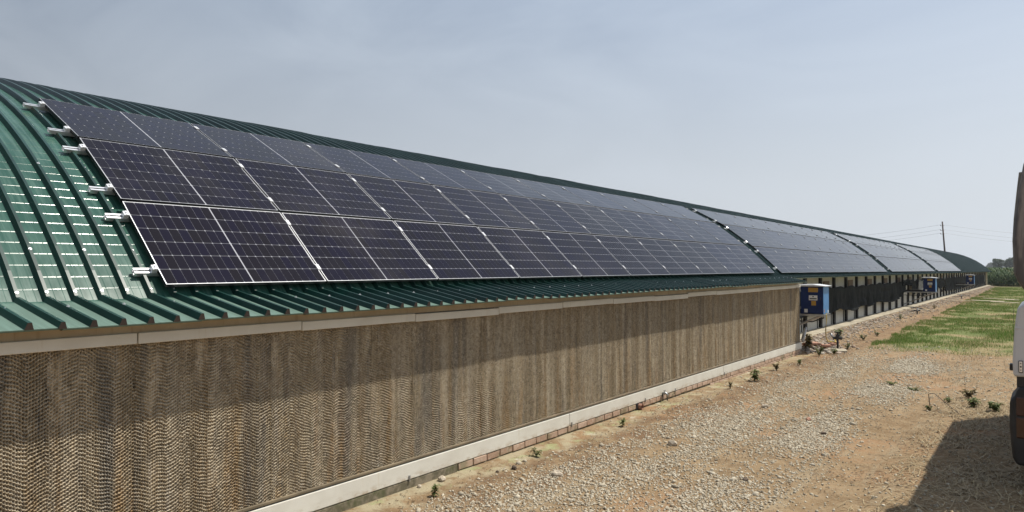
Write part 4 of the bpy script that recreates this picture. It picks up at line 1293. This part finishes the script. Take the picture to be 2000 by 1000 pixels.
# everything local to (0, 9.5, 0)
bump = prism_part('bumper', [(-.235, 1.13), (-.275, 1.03), (-.318, .98), (-.325, .70), (-.300, .36), (-.262, .28), (2.32, .28), (2.38, .70), (2.33, 1.13)], 0, .62, M['dustblack'], .035)
prism_part('lamp', [(-.262, 1.02), (-.262, .82), (-.05, .82), (-.05, 1.02)], -.012, .05, M['redlens'], .01, bump)
prism_part('indicator_lamp', [(-.262, .80), (-.262, .58), (-.05, .58), (-.05, .80)], -.012, .05, M['orange'], .01, bump)
prism_part('lower_frame', [(-.255, 1.25), (-.255, 1.12), (2.3, 1.12), (2.3, 1.25)], .04, .6, M['black'], .01)
prism_part('corner_panel', [(-.284, 1.235), (-.290, 1.40), (-.268, 1.77), (-.240, 1.985), (-.18, 2.03), (.05, 2.11), (2.05, 2.11), (2.28, 2.03), (2.33, 1.4), (2.33, 1.235)], 0, 1.3, M['vanwhite'], .03)
pl = prism_part('marker_plate', [(-.236, 1.285), (-.236, 1.415), (-.196, 1.415), (-.196, 1.285)], -.014, -.001, M['black'], .006)
prism_part('plate_face', [(-.230, 1.293), (-.230, 1.407), (-.202, 1.407), (-.202, 1.293)], -.019, -.0145, M['alu'], .003, pl)
for zc, rr_ in ((1.315, .006), (1.35, .009), (1.385, .006)):
    b = MB(); b.tube([(-.216, -.0195, zc), (-.216, -.023, zc)], rr_, 8); b.build('screw', M['black'], pl)
prism_part('side_marker', [(-.320, 1.29), (-.320, 1.36), (-.28, 1.36), (-.28, 1.29)], .10, .22, M['black'], .008)
b = MB(); b.box((-.287, .30, 1.26), (-.284, .306, 1.95)); b.build('panel_gap', M['black'], tr)
prism_part('panel_crease', [(-.262, 1.755), (-.262, 1.772), (2.28, 1.80), (2.28, 1.78)], -.004, .01, M['whitelid'], .002)
# cab above, set in behind the mirror
prism_part('cab', [(-.17, 2.0), (-.19, 2.5), (-.19, 3.05), (-.12, 3.12), (2.15, 3.12), (2.24, 3.05), (2.24, 2.5), (2.2, 2.0)], .12, 1.62, M['vanwhite'], .04)
prism_part('windscreen', [(.10, 2.20), (.12, 2.55), (.17, 2.95), (1.88, 2.95), (1.93, 2.55), (1.95, 2.20)], .085, .13, M['glass'], .01)
prism_part('grille', [(.35, 1.35), (.35, 1.85), (1.7, 1.85), (1.7, 1.35)], -.02, .01, M['black'], .01)
for x0 in (.0, 1.75):
    prism_part('headlight', [(x0, .62), (x0, .92), (x0+.32, .92), (x0+.32, .62)], -.012, .02, M['whitelid'], .01)
mir = prism_part('mirror', [(-.150, 3.58), (-.172, 3.52), (-.216, 3.26), (-.250, 2.95), (-.264, 2.71), (-.256, 2.36), (-.235, 2.27), (-.17, 2.165), (-.02, 2.13), (.0, 2.3), (.0, 3.4), (-.03, 3.58)], -.16, .06, M['mirror'], .045)
prism_part('mirror_rim', [(-.212, 3.44), (-.232, 3.26), (-.262, 2.95), (-.276, 2.71), (-.268, 2.36), (-.248, 2.30), (-.240, 2.36), (-.246, 2.71), (-.234, 2.95), (-.204, 3.26), (-.185, 3.44)], -.10, .02, M['tarpgrey'], .006, mir)
b = MB(); b.tube([(-.06, .0, 2.5), (.15, .2, 2.45)], .025, 8); b.tube([(-.06, .0, 3.15), (.2, .2, 3.1)], .025, 8); b.build('mirror_arm', M['black'], mir)
# cargo box and running gear behind
prism_part('cargo_box', [(-.205, 1.05), (-.205, 3.12), (2.25, 3.12), (2.25, 1.05)], 1.6, 5.05, M['vanwhite'], .03)
prism_part('chassis', [(.35, .55), (.35, 1.04), (1.7, 1.04), (1.7, .55)], .6, 5.0, M['black'], .02)
for (x, y) in ((.02, 1.15), (2.03, 1.15), (.02, 4.0), (2.03, 4.0)):
    b = MB(); b.tube([(x-.13, y, .43), (x-.09, y, .43), (x+.09, y, .43), (x+.13, y, .43)], [.38, .44, .44, .38], 22); w = b.build('tyre', M['rubber'], tr)
    b = MB(); b.tube([(x-.14, y, .43), (x+.14, y, .43)], .22, 16); b.build('rim', M['steel'], w)
prism_part('mudguard', [(-.19, .6), (-.19, 1.12), (.3, 1.12), (.3, 1.06), (-.15, 1.06), (-.15, .6)], .64, 1.7, M['black'], .01)

# ------------------------------------------------------------------ hazy air
m = NM('hazy_air')
m.n.remove(m.b)
pv = m.n.new('ShaderNodeVolumePrincipled')
pv.inputs['Color'].default_value = (.88, .93, 1, 1)
pv.inputs['Density'].default_value = .00022
pv.inputs['Anisotropy'].default_value = .3
m.link(pv.outputs[0], m.out.inputs['Volume'])
b = MB(); b.box((-1010, -160, -1.5), (1010, 1310, 13.0))
tag(b.build('haze', m.mat), 'thin summer haze over the yard and the fields', 'haze', None, 'stuff')
